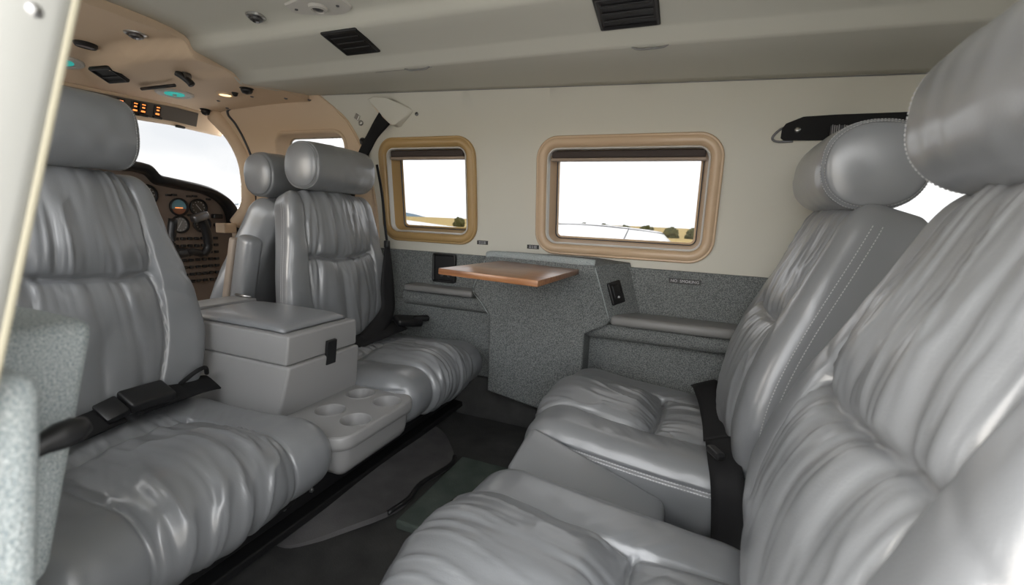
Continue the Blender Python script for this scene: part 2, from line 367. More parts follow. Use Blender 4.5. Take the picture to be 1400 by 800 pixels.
# exterior skin just outside the window openings
def skin(x, z): return (x, yw(z) + 0.075 + 0.02 * (0.1 - z) * (z < 0.1), z)
struct(panel('wall_outer', [(-2.0, -0.62), (1.15, -0.62), (1.15, 0.40), (-1.5, 0.42), (-1.6, 0.2)], [rrect(cx, cz, hw - 0.03, hh - 0.03, r - 0.014) for _, cx, cz, hw, hh, r in WIN] + [rrect(-1.27, 0.115, 0.20, 0.18, 0.05)], skin, M['paint'], step=0.08, thick=0.004, face=(0, 1, 0)))
struct(panel('roof', [(-1.6, 0.0), (1.15, 0.0), (1.15, 1.30), (-1.6, 1.30)], [], lambda x, y: (x, y, 0.50 - 0.22 * (y - Y0) ** 2), M['paint'], step=0.1, thick=0.004, face=(0, 0, 1)))

# ---------------------------------------------------------------- far side lower panel
sp = thing('cabin_lining', 'grey tweed lower side panel along the far wall below the windows, carrying the table box', 'lining', (-0.2, 1.26, -0.49))
keep(panel('upper_panel', [(-1.05, -0.30), (1.10, -0.30), (1.10, -0.113), (-1.05, -0.113)], [], lambda x, z: (x, 1.255, z), M['tweed'], step=0.1), sp)
keep(panel('lower_panel', [(-1.05, -0.495), (1.10, -0.495), (1.10, -0.27), (-1.05, -0.27)], [], lambda x, z: (x, 1.232, z), M['tweed'], step=0.1), sp)
def ledge(name, x0, x1, zt, zb, yo):     # padded ledge: profile swept along x
    pr = [(1.262, zt + 0.002), (yo + 0.03, zt), (yo + 0.008, zt - 0.004), (yo, zt - 0.014), (yo + 0.001, zb + 0.02), (yo + 0.008, zb + 0.008), (yo + 0.022, zb + 0.001), (1.24, zb - 0.004)]
    pr = [tuple(p) for p in smooth_path([(0, a, b) for a, b in pr], 4)]
    V = []; F = []; n = len(pr); X = np.linspace(x0, x1, 12)
    for x in X: V += [(x, p[1], p[2]) for p in pr]
    for i in range(len(X) - 1):
        for j in range(n - 1): a = i * n + j; F.append((a, a + 1, a + n + 1, a + n))
    F.append(tuple(range(n))); F.append(tuple(range((len(X) - 1) * n, len(X) * n))[::-1])
    return keep(from_np(name, V, F, M['tweed']), sp)
ledge('ledge', -0.26, 0.60, -0.256, -0.305, 1.180); ledge('ledge', -0.86, -0.50, -0.236, -0.285, 1.208)
# table box: faceted housing with slanted right shoulder
fr = [(-0.548, -0.108), (-0.585, -0.205), (-0.528, -0.272), (-0.528, -0.497), (-0.252, -0.540), (-0.252, -0.289), (-0.198, -0.258), (-0.190, -0.243), (-0.236, -0.107), (-0.25, -0.100), (-0.53, -0.100)]
fr = fr
def tbox():
    bm = bmesh.new(); yf, yb = 1.155, 1.262
    cx = sum(p[0] for p in fr) / len(fr); cz = -0.28
    f1 = [bm.verts.new((x, yf, z)) for x, z in fr]
    b1 = [bm.verts.new((x + (0.072 if (x > -0.24 and z > -0.25) else 0.0), yb, z + (0.006 if z > -0.12 else 0))) for x, z in fr]
    bm.faces.new(f1); bm.faces.new(b1[::-1])
    for i in range(len(fr)): j = (i + 1) % len(fr); bm.faces.new((f1[i], f1[j], b1[j], b1[i]))
    bmesh.ops.recalc_face_normals(bm, faces=bm.faces)
    es = [e for e in bm.edges if (e.verts[0] in f1) and (e.verts[1] in f1)]
    bmesh.ops.bevel(bm, geom=es, offset=0.008, segments=3, affect='EDGES', profile=0.5)
    return bm
keep(sharp(bobj('table_box', tbox(), M['tweed']), 40), sp)
# upholstered rim over the table slot
bm = bmesh.new(); tube(bm, [(-0.545, 1.170, -0.102), (-0.52, 1.166, -0.0985), (-0.4, 1.165, -0.099), (-0.27, 1.165, -0.102), (-0.24, 1.168, -0.104)], 0.011, 12, 5)
keep(bobj('slot_rim', bm, M['tweedlight'], smooth=True), sp)
def armrest(x0, x1, z, yo, hh, tilt=0.0):
    bm = bmesh.new(); box(bm, ((x0 + x1) / 2, yo + 0.047, z), (x1 - x0, 0.094, hh), min(hh * 0.42, 0.011), 4, Matrix.Rotation(tilt, 4, 'Y'))
    return keep(sharp(bobj('armrest', bm, M['vinyl']), 50), sp)
armrest(-0.190, 0.118, -0.245, 1.158, 0.026); armrest(-0.850, -0.606, -0.226, 1.196, 0.020)
# stitched seams on the table box
bm = bmesh.new(); tube(bm, [(-0.236, 1.1535, -0.112), (-0.21, 1.1535, -0.185), (-0.192, 1.1535, -0.238)], 0.0014, 6, 4); keep(bobj('seam_welt', bm, M['tweedlight'], smooth=True), sp); bm = bmesh.new(); tube(bm, [(-0.547, 1.1535, -0.115), (-0.566, 1.1535, -0.160), (-0.581, 1.1535, -0.205), (-0.553, 1.1535, -0.238), (-0.529, 1.1535, -0.270)], 0.0012, 6, 4)
keep(bobj('seam_welt', bm, M['tweedlight'], smooth=True), sp)

# headphone jack plate, left
jp = thing('jack_plate', 'black square jack plate with two sockets on the tweed, left of the wooden table', 'jack plate', (-0.735, 1.253, -0.20))
bm = bmesh.new(); ppts = rrect(-0.735, -0.160, 0.039, 0.042, 0.008, 4)
keep(ring('plate_rim', lambda i: rrect(-0.735, -0.160, 0.042 - i, 0.046 - i, max(0.003, 0.008 - i), 4), [(0.0, 0.002), (0.0, -0.006), (0.002, -0.008), (0.006, -0.008), (0.008, -0.003), (0.009, 0.0005)], lambda x, z, d: (x, 1.253 + d, z), M['black'], None), jp)
bm.free(); bm = bmesh.new(); box(bm, (-0.735, 1.2525, -0.160), (0.068, 0.002, 0.076)); keep(bobj('plate', bm, M['black']), jp)
for x in (-0.742, -0.716):
    bm = bmesh.new(); lathe(bm, [(0.0, 0), (0.005, 0), (0.005, 0.006), (0.0028, 0.006), (0.0024, 0.002), (0.0, 0.002)], (x, 1.2515, -0.182), Matrix.Rotation(math.pi / 2, 4, 'X'), 16); keep(bobj('socket', bm, M['darkmetal'], smooth=False), jp)
# jack plate on the slanted shoulder, right
jq = thing('jack_plate', 'small black tilted jack plate on the slanted shoulder right of the wooden table', 'jack plate', (-0.195, 1.20, -0.20))
rotq = Matrix.Rotation(math.radians(-19), 4, 'Y')
def on_slope(bmf, nm, mt_):
    bm = bmesh.new(); bmf(bm); bmesh.ops.transform(bm, matrix=Matrix.Translation((-0.1845, 1.192, -0.176)) @ rotq @ Matrix.Rotation(math.radians(-34), 4, 'Z'), verts=bm.verts); return keep(sharp(bobj(nm, bm, mt_), 40), jq)
on_slope(lambda b: box(b, (0, 0, 0), (0.010, 0.046, 0.060), 0.004), 'plate', M['black'])
on_slope(lambda b: box(b, (0.0062, -0.002, 0.004), (0.004, 0.026, 0.036), 0.003), 'socket_block', M['rail'])
on_slope(lambda b: cyl(b, (0.009, -0.003, -0.012), 0.0028, 0.004, 'X', 12), 'contact', M['print'])

def placard(x, z, y, ww, hh, lines, lab, size):
    p = thing('placard', lab, 'placard', (x, y, z))
    bm = bmesh.new(); box(bm, (0, 0, 0), (ww, 0.002, hh), 0.0007, 2); bobj('plate', bm, M['black'], p)
    for k, s in enumerate(lines): text('lettering', s, size, Matrix.Translation((0, -0.0012, (len(lines) - 1) * hh * 0.19 - k * hh * 0.38)) @ FACE_NEAR, M['print'], p)
    return p
placard(-0.021, -0.1385, 1.2535, 0.078, 0.013, ['NO  SMOKING'], 'narrow black strip reading NO SMOKING on the tweed below the larger window', 0.0105)
placard(-0.612, -0.073, yw(-0.073) - 0.0015, 0.037, 0.012, [], 'tiny black two-line placard under the small square window', 0.004)
placard(-0.447, -0.076, yw(-0.076) - 0.0015, 0.037, 0.012, [], 'tiny black two-line placard just above the table slot, near the larger window', 0.004)
pl = [o for o in C.objects if o.name.startswith('placard') and len(o.children) == 1]
for p in pl:                               # two rows of fine print, too small to spell
    bm = bmesh.new()
    for zz in (0.0022, -0.0022):
        x = -0.012
        for wd in (0.007, 0.004, 0.009): box(bm, (x + wd / 2, -0.0011, zz), (wd, 0.0004, 0.0019)); x += wd + 0.002
    bobj('print_rows', bm, M['print'], p)

# ---------------------------------------------------------------- folding table
tb = thing('folding_table', 'reddish wooden fold-out table jutting from the far side panel', 'table', (-0.388, 0.99, -0.113))
tb.rotation_euler = (math.radians(-1.0), math.radians(1.7), 0)
bm = bmesh.new(); box(bm, (0, 0, -0.0065), (0.222, 0.330, 0.013), 0.0015, 2); sharp(bobj('tabletop', bm, M['wood'], tb), 40)
bm = bmesh.new(); 
bm.free()
for sx in (-0.06, 0.06): bm = bmesh.new(); box(bm, (sx, 0.145, -0.017), (0.03, 0.03, 0.008), 0.002); bobj('hinge', bm, M['darkmetal'], tb)

# ---------------------------------------------------------------- seats
def grid_box(nx, ny, nz):
    """points on the surface of the unit cube, dense grid, no duplicates"""
    idx = {}; P = []; F = []
    def vid(p):
        k = (round(p[0] * 4096), round(p[1] * 4096), round(p[2] * 4096))
        if k not in idx: idx[k] = len(P); P.append(p)
        return idx[k]
    n = (nx, ny, nz)
    for ax in range(3):
        a, b = (ax + 1) % 3, (ax + 2) % 3
        for s in (-1, 1):
            g = [[None] * (n[b] + 1) for _ in range(n[a] + 1)]
            for i in range(n[a] + 1):
                for j in range(n[b] + 1):
                    p = [0, 0, 0]; p[ax] = s; p[a] = -1 + 2 * i / n[a]; p[b] = -1 + 2 * j / n[b]; g[i][j] = vid(tuple(p))
            for i in range(n[a]):
                for j in range(n[b]):
                    q = (g[i][j], g[i + 1][j], g[i + 1][j + 1], g[i][j + 1]); F.append(q if s > 0 else q[::-1])
    return np.array(P), F
_cache = {}
def gb(*n):
    if n not in _cache: _cache[n] = grid_box(*n)
    return _cache[n]
def round_map(P, half, r):
    half = np.array(half); r = np.array(r) if np.ndim(r) else np.array([r] * 3)
    p = P * half; inner = half - r; c = np.clip(p, -inner, inner); q = (p - c) / r
    L = np.linalg.norm(q, axis=1, keepdims=True); L[L == 0] = 1; q = q / L
    pos = c + q * r; nrm = q / r; nrm /= np.maximum(np.linalg.norm(nrm, axis=1, keepdims=True), 1e-9)
    return pos, nrm
def crease(d, depth, wide, nick=0.004, nw=0.0028):
    return -depth * np.exp(-np.abs(d) / wide) - nick * np.exp(-(d / nw) ** 2)

class Back:
    """backrest pad: X across, Y up (0..H), Z forward"""
    def __init__(s, spine, H, wb, wt, th, ys, seed, xs=(0.105, 0.148), amp=1.0, rt=0.06):
        s.rt = rt
        s.sp = np.polyfit([a for a, b in spine], [b for a, b in spine], 3)       # lx as a function of lz
        s.z0, s.H, s.wb, s.wt, s.th, s.ys, s.seed, s.xs, s.amp = spine[0][0], H, wb, wt, th, ys, seed, xs, amp
    def __call__(s, P):
        pos, n = round_map(P, (0.21, s.H / 2, s.th / 2), (0.040, 0.045, 0.036))
        X, Yc, Z = pos[:, 0], pos[:, 1], pos[:, 2]; t = Yc + s.H / 2; f = t / s.H
        xs = s.xs[0] + (s.xs[1] - s.xs[0]) * f + 0.006 * np.sin(3 * f); fz = sstep(0.1, 0.8, n[:, 2]); a = s.amp; sd = s.seed
        d = np.zeros(len(X)); inn = sstep(0.004, -0.004, np.abs(X) - xs)
        cen = np.clip(1 - (X / xs) ** 2, 0, 1)
        up = (t > s.ys)
        hy = np.where(up, (t - s.ys) / (s.H - s.ys), (s.ys - t) / s.ys)
        d += fz * 0.010 * np.sqrt(np.clip(1 - (X / 0.21) ** 2, 0, 1))
        d += fz * (crease(np.abs(X) - xs, 0.006, 0.018, 0.0055) )
        yw_ = s.ys + 0.006 * np.sin(X * 22 + sd) + 0.004 * (vn(X * 40, X * 0, sd) - .5)
        d += fz * inn * (crease(t - yw_, 0.015, 0.022, 0.007, 0.0034) + 0.010 * cen * np.sqrt(np.clip(hy * (1 - hy) * 4, 0, 1)))
        # gathers running up and down from the cross seam and down from the top edge
        warp = 0.010 * (vn(X * 9, t * 9, sd + 3) - 0.5)
        g1 = billow((X + warp) * 62, t * 5.0, sd) ; g2 = billow((X + warp * 1.6) * 34, t * 4.0, sd + 5); g3 = billow((X + warp * 2.0) * 20, t * 3.2, sd + 8)
        dist = np.abs(t - yw_); near = np.exp(-dist / 0.055); ends = sstep(0.0, 0.012, dist)
        topg = np.exp(-(s.H - t) / 0.10)
        pt1 = sstep(0.30, 0.75, vn(X * 13 + 3, t * 10, sd + 13)); pt2 = sstep(0.25, 0.8, vn(X * 9, t * 7 + 5, sd + 17))
        g4 = (1 - billow((X + warp * 2.2 + 0.10 * (t - s.ys)) * 46, t * 7, sd + 19)) ** 4
        d += fz * inn * a * (0.0080 * (g1 - .3) * near * ends + 0.0100 * (g2 - .3) * (0.08 + 0.45 * pt1 * np.where(up, 0.7, 1.0) + 0.5 * near + 0.45 * topg * pt2) * ends + 0.0075 * (g3 - 0.35) + 0.0042 * g4 * pt2 * ends)
        # soft cross creases on the bolsters
        bo = (1 - inn)
        d += fz * bo * a * 0.0050 * (billow(t * 24 + X * 10, X * 8, sd + 11) - 0.4) * np.exp(-((t - s.ys - 0.03) / 0.09) ** 2)
        d += 0.0020 * (vn(X * 14, t * 14, sd + 2) - 0.5)
        d += 0.0012 * (vn(X * 45, t * 45, sd + 6) - 0.5) * fz
        pos = pos + n * d[:, None]
        X, Yc, Z = pos[:, 0], pos[:, 1], pos[:, 2]; t = Yc + s.H / 2; f = np.clip(t / s.H, 0, 1)
        wid = (s.wb + (s.wt - s.wb) * sstep(0.25, 1.06, f)) * (1 - 0.10 * (1 - sstep(0, 0.3, f)))
        lz = s.z0 + t; lx = np.polyval(s.sp, lz); sl = np.polyval(np.polyder(s.sp), lz); k = 1 / np.sqrt(1 + sl * sl)
        zz = Z - s.th / 2; X = X * (1 - s.rt * np.clip(-zz / s.th, 0, 1))
        return np.stack([lx + zz * k, X * wid / 0.21, lz - zz * k * sl], 1)

class Cushion:
    """seat cushion: X across, Y from back to front, Z up"""
    def __init__(s, D, wide, zt, th, tilt, y0, seed, ym=0.43, amp=1.0, xs=0.096):
        s.D, s.w, s.zt, s.th, s.tilt, s.y0, s.seed, s.ym, s.amp, s.xs = D, wide, zt, th, tilt, y0, seed, ym, amp, xs
    def __call__(s, P):
        hw = s.w / 2
        pos, n = round_map(P, (hw, s.D / 2, s.th / 2), (0.042, 0.066, 0.056))
        X, Yc, Z = pos[:, 0], pos[:, 1], pos[:, 2]; u = Yc + s.D / 2; sd = s.seed; a = s.amp
        fz = sstep(-0.1, 0.5, np.maximum(n[:, 2], n[:, 1])); arc = u + np.clip(s.th / 2 - 0.02 - Z, 0, 1) * (u > s.D - 0.07)
        xs = s.xs + 0.012 * (arc / s.D - 0.5) + 0.004 * np.sin(arc * 14 + sd)
        inn = sstep(0.004, -0.004, np.abs(X) - xs); um = s.D * s.ym
        d = fz * (0.012 * np.sqrt(np.clip(1 - (X / hw) ** 2, 0, 1)) + crease(np.abs(X) - xs, 0.005, 0.018, 0.0055))
        yw_ = um + 0.006 * np.sin(X * 20 + sd); dist = np.abs(arc - yw_)
        cen = np.clip(1 - (X / xs) ** 2, 0, 1); fr = sstep(-0.004, 0.05, arc - um) * sstep(1.35, 0.75, arc / s.D)
        d += fz * inn * (crease(arc - yw_, 0.016, 0.026, 0.007, 0.0036) + 0.019 * cen ** 0.6 * fr + 0.006 * cen * sstep(0, .06, um - arc))
        warp = 0.012 * (vn(X * 9, arc * 9, sd + 3) - 0.5)
        g1 = billow((X + warp) * 58, arc * 5.5, sd + 1); g2 = billow((X + warp * 1.7) * 33, arc * 4.5, sd + 5); g3 = billow((X + warp * 2) * 19, arc * 5, sd + 8)
        near = np.exp(-dist / 0.055); ends = sstep(0, 0.012, dist); lip = np.exp(-((arc - s.D - 0.03) / 0.07) ** 2)
        pt1 = sstep(0.30, 0.75, vn(X * 13 + 3, arc * 11, sd + 13)); pt2 = sstep(0.3, 0.8, vn(X * 10, arc * 8 + 5, sd + 17))
        g4 = (1 - billow((X + warp * 2.4 + 0.16 * (arc - um)) * 52, arc * 9, sd + 19)) ** 4
        d += fz * inn * a * (0.0066 * (g1 - .3) * (near + 0.9 * lip * pt1) * ends + 0.0062 * (g2 - .3) * (0.12 + 0.5 * pt1 + 0.5 * near + 0.6 * lip) * ends + 0.0030 * (g3 - .35) + 0.0042 * g4 * (0.3 + pt2) * ends)
        # diagonal drag lines at the seam corners
        cr = np.exp(-(((np.abs(X) - xs) / 0.05) ** 2 + ((arc - um) / 0.07) ** 2))
        d += fz * a * 0.004 * cr * (billow((X + np.sign(X) * (arc - um)) * 45, arc * 8, sd + 9) - .4)
        d += 0.0025 * (vn(X * 12, arc * 12, sd + 2) - 0.5) + 0.0012 * (vn(X * 50, arc * 40, sd + 6) - .5) * fz
        side = sstep(0.6, 0.95, np.abs(n[:, 0])); d += -0.0045 * side * np.exp(-((Z - s.th / 2 + 0.028) / 0.003) ** 2)
        pos = pos + n * d[:, None]
        y = pos[:, 1] + s.D / 2; z = pos[:, 2]
        c, sn = math.cos(s.tilt), math.sin(s.tilt); zz = z - s.th / 2; bowl = -0.006 * np.sin(np.clip(y / s.D, 0, 1) * math.pi)
        return np.stack([s.y0 + y * c - zz * sn, pos[:, 0], s.zt + bowl + y * sn + zz * c], 1)

class Roll:
    """headrest roll: across = X, section oval; R over [s, phi]"""
    def __init__(s, L, ry, rz, c, seed, tilt=0.0, p=20.0, q=2.2): s.L, s.ry, s.rz, s.c, s.seed, s.tilt, s.p, s.q = L, ry, rz, c, seed, tilt, p, q
    def pt(s, sn, ph, off=0.0):
        k = (1 - np.abs(sn) ** s.p) ** (1 / s.q) * (1 + 0.02 * np.cos(sn * 3))
        e = 0.86; cy = np.sign(np.cos(ph)) * np.abs(np.cos(ph)) ** e; cz = np.sign(np.sin(ph)) * np.abs(np.sin(ph)) ** e
        sea = -0.0032 * np.exp(-((np.abs(sn) - 0.90) / 0.010) ** 2)
        wr = 0.0018 * (vn(sn * 6 + 9, ph * 2.2, s.seed) - .5)
        y = (s.ry * k + sea + wr + off) * cy; z = (s.rz * k + sea + wr + off) * cz
        c, t = math.cos(s.tilt), math.sin(s.tilt)
        return np.stack([s.c[0] + y * c - z * t, s.c[1] + sn * s.L, s.c[2] + y * t + z * c], -1)
    def mesh(s, name, parent):
        ns, nph = 72, 64; sn = np.sin(np.linspace(-math.pi / 2, math.pi / 2, ns)); sn = np.sign(sn) * np.abs(sn) ** 0.8; sn = np.clip(sn, -0.99995, 0.99995)
        ph = np.linspace(0, 2 * math.pi, nph, endpoint=False); S, PH = np.meshgrid(sn, ph, indexing='ij'); V = s.pt(S, PH).reshape(-1, 3); F = []
        for i in range(ns - 1):
            for j in range(nph): F.append((i * nph + j, i * nph + (j + 1) % nph, (i + 1) * nph + (j + 1) % nph, (i + 1) * nph + j))
        F.append(tuple(range(nph))[::-1]); F.append(tuple(range((ns - 1) * nph, ns * nph)))
        return from_np(name, V, F, M['leather'], parent)

def pad_mesh(name, pad, n, parent):
    P, F = gb(*n); return from_np(name, pad(P), F, M['leather'], parent)
def stitches(name, paths, parent, size=0.0016, gap=0.0050):
    """rows of tiny thread stitches along surface polylines"""
    V = []; F = []
    for pth in paths:
        pth = np.asarray(pth); seg = np.linalg.norm(np.diff(pth, axis=0), axis=1); L = np.concatenate([[0], np.cumsum(seg)]); k = max(2, int(L[-1] / gap))
        at = lambda q: np.stack([np.interp(q, L, pth[:, i]) for i in range(3)], -1)
        for q in (np.arange(k) + 0.5) * gap:
            a = at(q - gap * 0.3); b = at(q + gap * 0.3); d = b - a; d = d / (np.linalg.norm(d) + 1e-9); e = np.cross(d, [0.3, 0.5, 0.8]); e /= np.linalg.norm(e); g = np.cross(d, e); o = len(V)
            for p in (a, b):
                for x, y in ((1, 0), (0, 1), (-1, 0), (0, -1)): V.append(p + (e * x + g * y) * size * 0.5)
            F += [(o, o + 1, o + 5, o + 4), (o + 1, o + 2, o + 6, o + 5), (o + 2, o + 3, o + 7, o + 6), (o + 3, o, o + 4, o + 7), (o + 3, o + 2, o + 1, o), (o + 4, o + 5, o + 6, o + 7)]
    ob = from_np(name, V, F, M['stitch'], parent, smooth=False); ob['kind'] = 'stuff'; return ob

def seat(label, loc, rz, spine, wb, wt, cz, cD, seed, hr, tilt, zt, y0, H=0.42, ys=0.245, amp=1.0, cw=0.405, rt=0.06, th=0.125):
    s = thing('passenger_seat', label, 'seat', loc, rz, 'grey leather cabin seats')
    bk = Back(spine, H, wb, wt, 0.115, ys, seed, amp=amp, rt=rt); b = pad_mesh('backrest', bk, (132, 132, 36), s)
    cu = Cushion(cD, cw, zt, th, tilt, y0, seed + 20, amp=amp); c = pad_mesh('cushion', cu, (128, 124, 40), s)
    rl = Roll(*hr, seed); h = rl.mesh('headrest', s)
    # double stitching: backrest side edges, cushion side edges, headrest end seams
    pb = []; tt = np.linspace(-0.86, 0.90, 150)
    for sx in (-1, 1):
        for zz in (0.30, 0.52): pb.append(bk(np.stack([np.full(150, sx * 1.0), tt, np.full(150, zz)], 1)))
    stitches('stitching', pb, b)
    pc = []
    for sx in (-1, 1):
        for zz in ((0.50, 0.62) if th > 0.12 else (0.42, 0.55)): pc.append(cu(np.stack([np.full(150, sx * 1.0), np.linspace(-0.9, 0.90, 150), np.full(150, zz)], 1)))
    stitches('stitching', pc, c)
    ph = np.linspace(0, 2 * math.pi, 120); stitches('stitching', [rl.pt(np.full(120, q), ph, 0.0006) for q in (-0.92, -0.875, 0.875, 0.92)], h, 0.0010, 0.0042)
    # posts between headrest and backrest, under-frame
    for sy in (-0.055, 0.055): bm = bmesh.new(); cyl(bm, (hr[3][0] - 0.016, sy, hr[3][2] - 0.07), 0.006, 0.09); bobj('headrest_post', bm, M['darkmetal'], s)
    bm = bmesh.new(); box(bm, (y0 + cD * 0.44, 0, cz), (cD * 0.72, cw * 0.90, 0.05), 0.008); box(bm, (y0 + cD * 0.40, 0, cz - 0.035), (cD * 0.60, cw * 0.8, 0.03), 0.005)
    bobj('seat_frame', bm, M['rail'], s)
    return s

aft_sp = [(-0.365, 0.052), (-0.25, 0.045), (-0.10, 0.030), (0.06, 0.000)]
A = dict(spine=aft_sp, wb=0.222, wt=0.158, cz=-0.505, cD=0.40, hr=(0.119, 0.058, 0.060, (0.000, 0, 0.112)), tilt=math.radians(2.2), zt=-0.372, y0=-0.02, rt=0.30, amp=1.05, th=0.108)
s1 = seat('rear-facing grey leather seat nearest the open door, tweed armrest at its side', (-0.93, 0.385, -0.615), 0, seed=3, **A)
A2 = dict(A, wb=0.207, cw=0.392)
s2 = seat('rear-facing grey leather seat in the corner below the small square window', (-0.93, 0.986, -0.615), 0, seed=11, **A2)
fwd_sp = [(-0.42, 0.005), (-0.36, 0.030), (-0.244, 0.020), (-0.121, -0.022), (-0.03, -0.062), (0.04, -0.092)]
B = dict(spine=fwd_sp, wb=0.212, wt=0.142, cz=-0.515, cD=0.395, hr=(0.126, 0.072, 0.068, (-0.112, 0, 0.104)), tilt=math.radians(5.6), zt=-0.402, y0=-0.01, H=0.475, ys=0.275, amp=0.80)
s3 = seat('forward-facing grey leather seat against the far wall, wide black belt across its cushion', (0.12, 0.955, -0.615), math.pi, seed=23, **B)
s4 = seat('forward-facing grey leather seat closest to the viewer, its backrest brightly lit', (0.12, 0.42, -0.615), math.pi, seed=37, **B)
for s_ in (s1, s2, s3, s4):
    for ch in s_.children: ch.matrix_parent_inverse = Matrix.Translation((0, 0, 0.615))    # seat parts are built in cabin heights

# leather infill between the two forward-facing seats
bm = bmesh.new(); box(bm, (-0.128, 0.690, -0.48), (0.245, 0.122, 0.17), 0.014, 4)
for v in bm.verts:
    if v.co.z > -0.48: v.co.z += -0.34 * (v.co.x + 0.25) + 0.20 * (v.co.y - 0.69) + 0.016
tag(sharp(bobj('centre_infill', bm, M['leather'], smooth=True), 50), 'pale leather padded infill wedged between the two forward-facing seats', 'padding')

# rails carrying the rear-facing seats
rl = thing('seat_rail', 'black metal seat rail on the floor under the rear-facing seats', 'rail', (-0.72, 0.68, -0.615))
bm = bmesh.new(); box(bm, (-0.672, 0.68, -0.530), (0.024, 1.12, 0.075), 0.003); keep(bobj('upper_beam', bm, M['rail']), rl)
bm = bmesh.new(); box(bm, (-0.664, 0.68, -0.583), (0.05, 1.12, 0.018), 0.004); box(bm, (-0.684, 0.68, -0.604), (0.03, 1.12, 0.03), 0.002); keep(bobj('lower_channel', bm, M['rail']), rl)
for y in (0.20, 0.43, 0.56, 0.625, 1.14):
    bm = bmesh.new(); lathe(bm, [(0, 0), (0.0052, 0), (0.0052, 0.003), (0.003, 0.005), (0, 0.005)], (-0.6595, y, -0.545), Matrix.Rotation(math.pi / 2, 4, 'Y'), 6); keep(bobj('bolt', bm, M['steel']), rl)

# ---------------------------------------------------------------- centre console with cup tray
cn = thing('centre_console', 'grey storage console with padded lid between the rear-facing seats', 'console', (-0.84, 0.70, -0.615))
def frustum(name, x0, x1, y0, y1, zt, zb, flare, bev, material, parent):
    bm = bmesh.new(); fx0, fx1, fy = flare
    t = [bm.verts.new(p) for p in ((x0, y0, zt), (x1, y0, zt), (x1, y1, zt), (x0, y1, zt))]; b = [bm.verts.new(p) for p in ((x0 - fx0, y0 - fy, zb), (x1 + fx1, y0 - fy, zb), (x1 + fx1, y1 + fy, zb), (x0 - fx0, y1 + fy, zb))]
    bm.faces.new(t); bm.faces.new(b[::-1])
    for i in range(4): bm.faces.new((t[i], b[i], b[(i + 1) % 4], t[(i + 1) % 4]))
    bmesh.ops.recalc_face_normals(bm, faces=bm.faces)
    if bev: bmesh.ops.bevel(bm, geom=list(bm.edges), offset=bev, segments=4, affect='EDGES', profile=0.5)
    return keep(sharp(bobj(name, bm, material), 30), parent)
frustum('upper_box', -1.06, -0.682, 0.604, 0.787, -0.232, -0.2895, (0, -0.004, 0.004), 0.005, M['plastic'], cn)
frustum('lower_box', -1.06, -0.678, 0.600, 0.790, -0.2905, -0.435, (0, -0.026, 0.018), 0.006, M['plastic'], cn)
# padded lid: slightly domed slab
bm = bmesh.new(); nx, ny = 24, 16; V = []; F = []
for i in range(nx + 1):
    for j in range(ny + 1):
        a = -1 + 2 * i / nx; b = -1 + 2 * j / ny; e = (1 - abs(a) ** 6) * (1 - abs(b) ** 6)
        V.append((-0.842 + a * 0.138, 0.695 + b * 0.083, -0.2265 + 0.012 * max(e, 0) ** 0.5 + 0.003 * (1 - a * a) * (1 - b * b)))
for i in range(nx):
    for j in range(ny): q = i * (ny + 1) + j; F.append((q, q + ny + 1, q + ny + 2, q + 1))
bm.free(); lid = keep(from_np('lid', V, F, M['leather']), cn); md = lid.modifiers.new('t', 'SOLIDIFY'); md.thickness = 0.006; md.offset = -1
frustum('rear_cap', -1.062, -0.988, 0.606, 0.786, -0.217, -0.231, (0, 0, 0.002), 0.003, M['plastic'], cn)
bm = bmesh.new(); tube(bm, [(-1.05, 0.778, -0.214), (-1.0, 0.778, -0.214)], 0.003, 8, 2); keep(bobj('hinge_pin', bm, M['steel'], smooth=True), cn)
bm = bmesh.new(); box(bm, (-0.680, 0.706, -0.286), (0.008, 0.026, 0.052), 0.002, 2, Matrix.Rotation(math.radians(6), 4, 'Y')); keep(bobj('latch', bm, M['black']), cn)
# cup tray top with four real wells, built as a panel with holes
cups = [(-0.650, 0.760), (-0.574, 0.752), (-0.644, 0.664), (-0.570, 0.653)]
TZ = -0.390
tray_o = []
def tray_outline(ins=0.0):
    return rrect(-0.626, 0.690, 0.094 - ins, 0.117 - ins, max(0.01, 0.036 - ins), 8)
cup_h = [[(cx + 0.0285 * math.cos(a), cy + 0.0285 * math.sin(a)) for a in np.linspace(0, 2 * math.pi, 32, endpoint=False)] for cx, cy in cups]
top = panel('tray_top', tray_outline(0.004), cup_h, lambda x, y: (x, y, TZ), M['plastic'], step=0.05, thick=0.0015, face=(0, 0, 1)); keep(top, cn)
ring('tray_rim', lambda i: tray_outline(i), [(0.0055, 0.0), (0.002, -0.0008), (0.0002, -0.004), (0.0, -0.018), (0.002, -0.026), (0.006, -0.028), (0.010, -0.028)], lambda x, y, d: (x, y, TZ + d), M['plastic'], cn)
V = []; 
keep(ring('tray_base', lambda i: [(x + i * 0.0, y) for x, y in tray_outline(0.010 + i)], [(0.0, -0.027), (0.003, -0.06), (0.006, -0.072), (0.014, -0.082), (0.05, -0.086), (0.085, -0.087)], lambda x, y, d: (x, y, TZ + d), M['plastic'], None), cn)
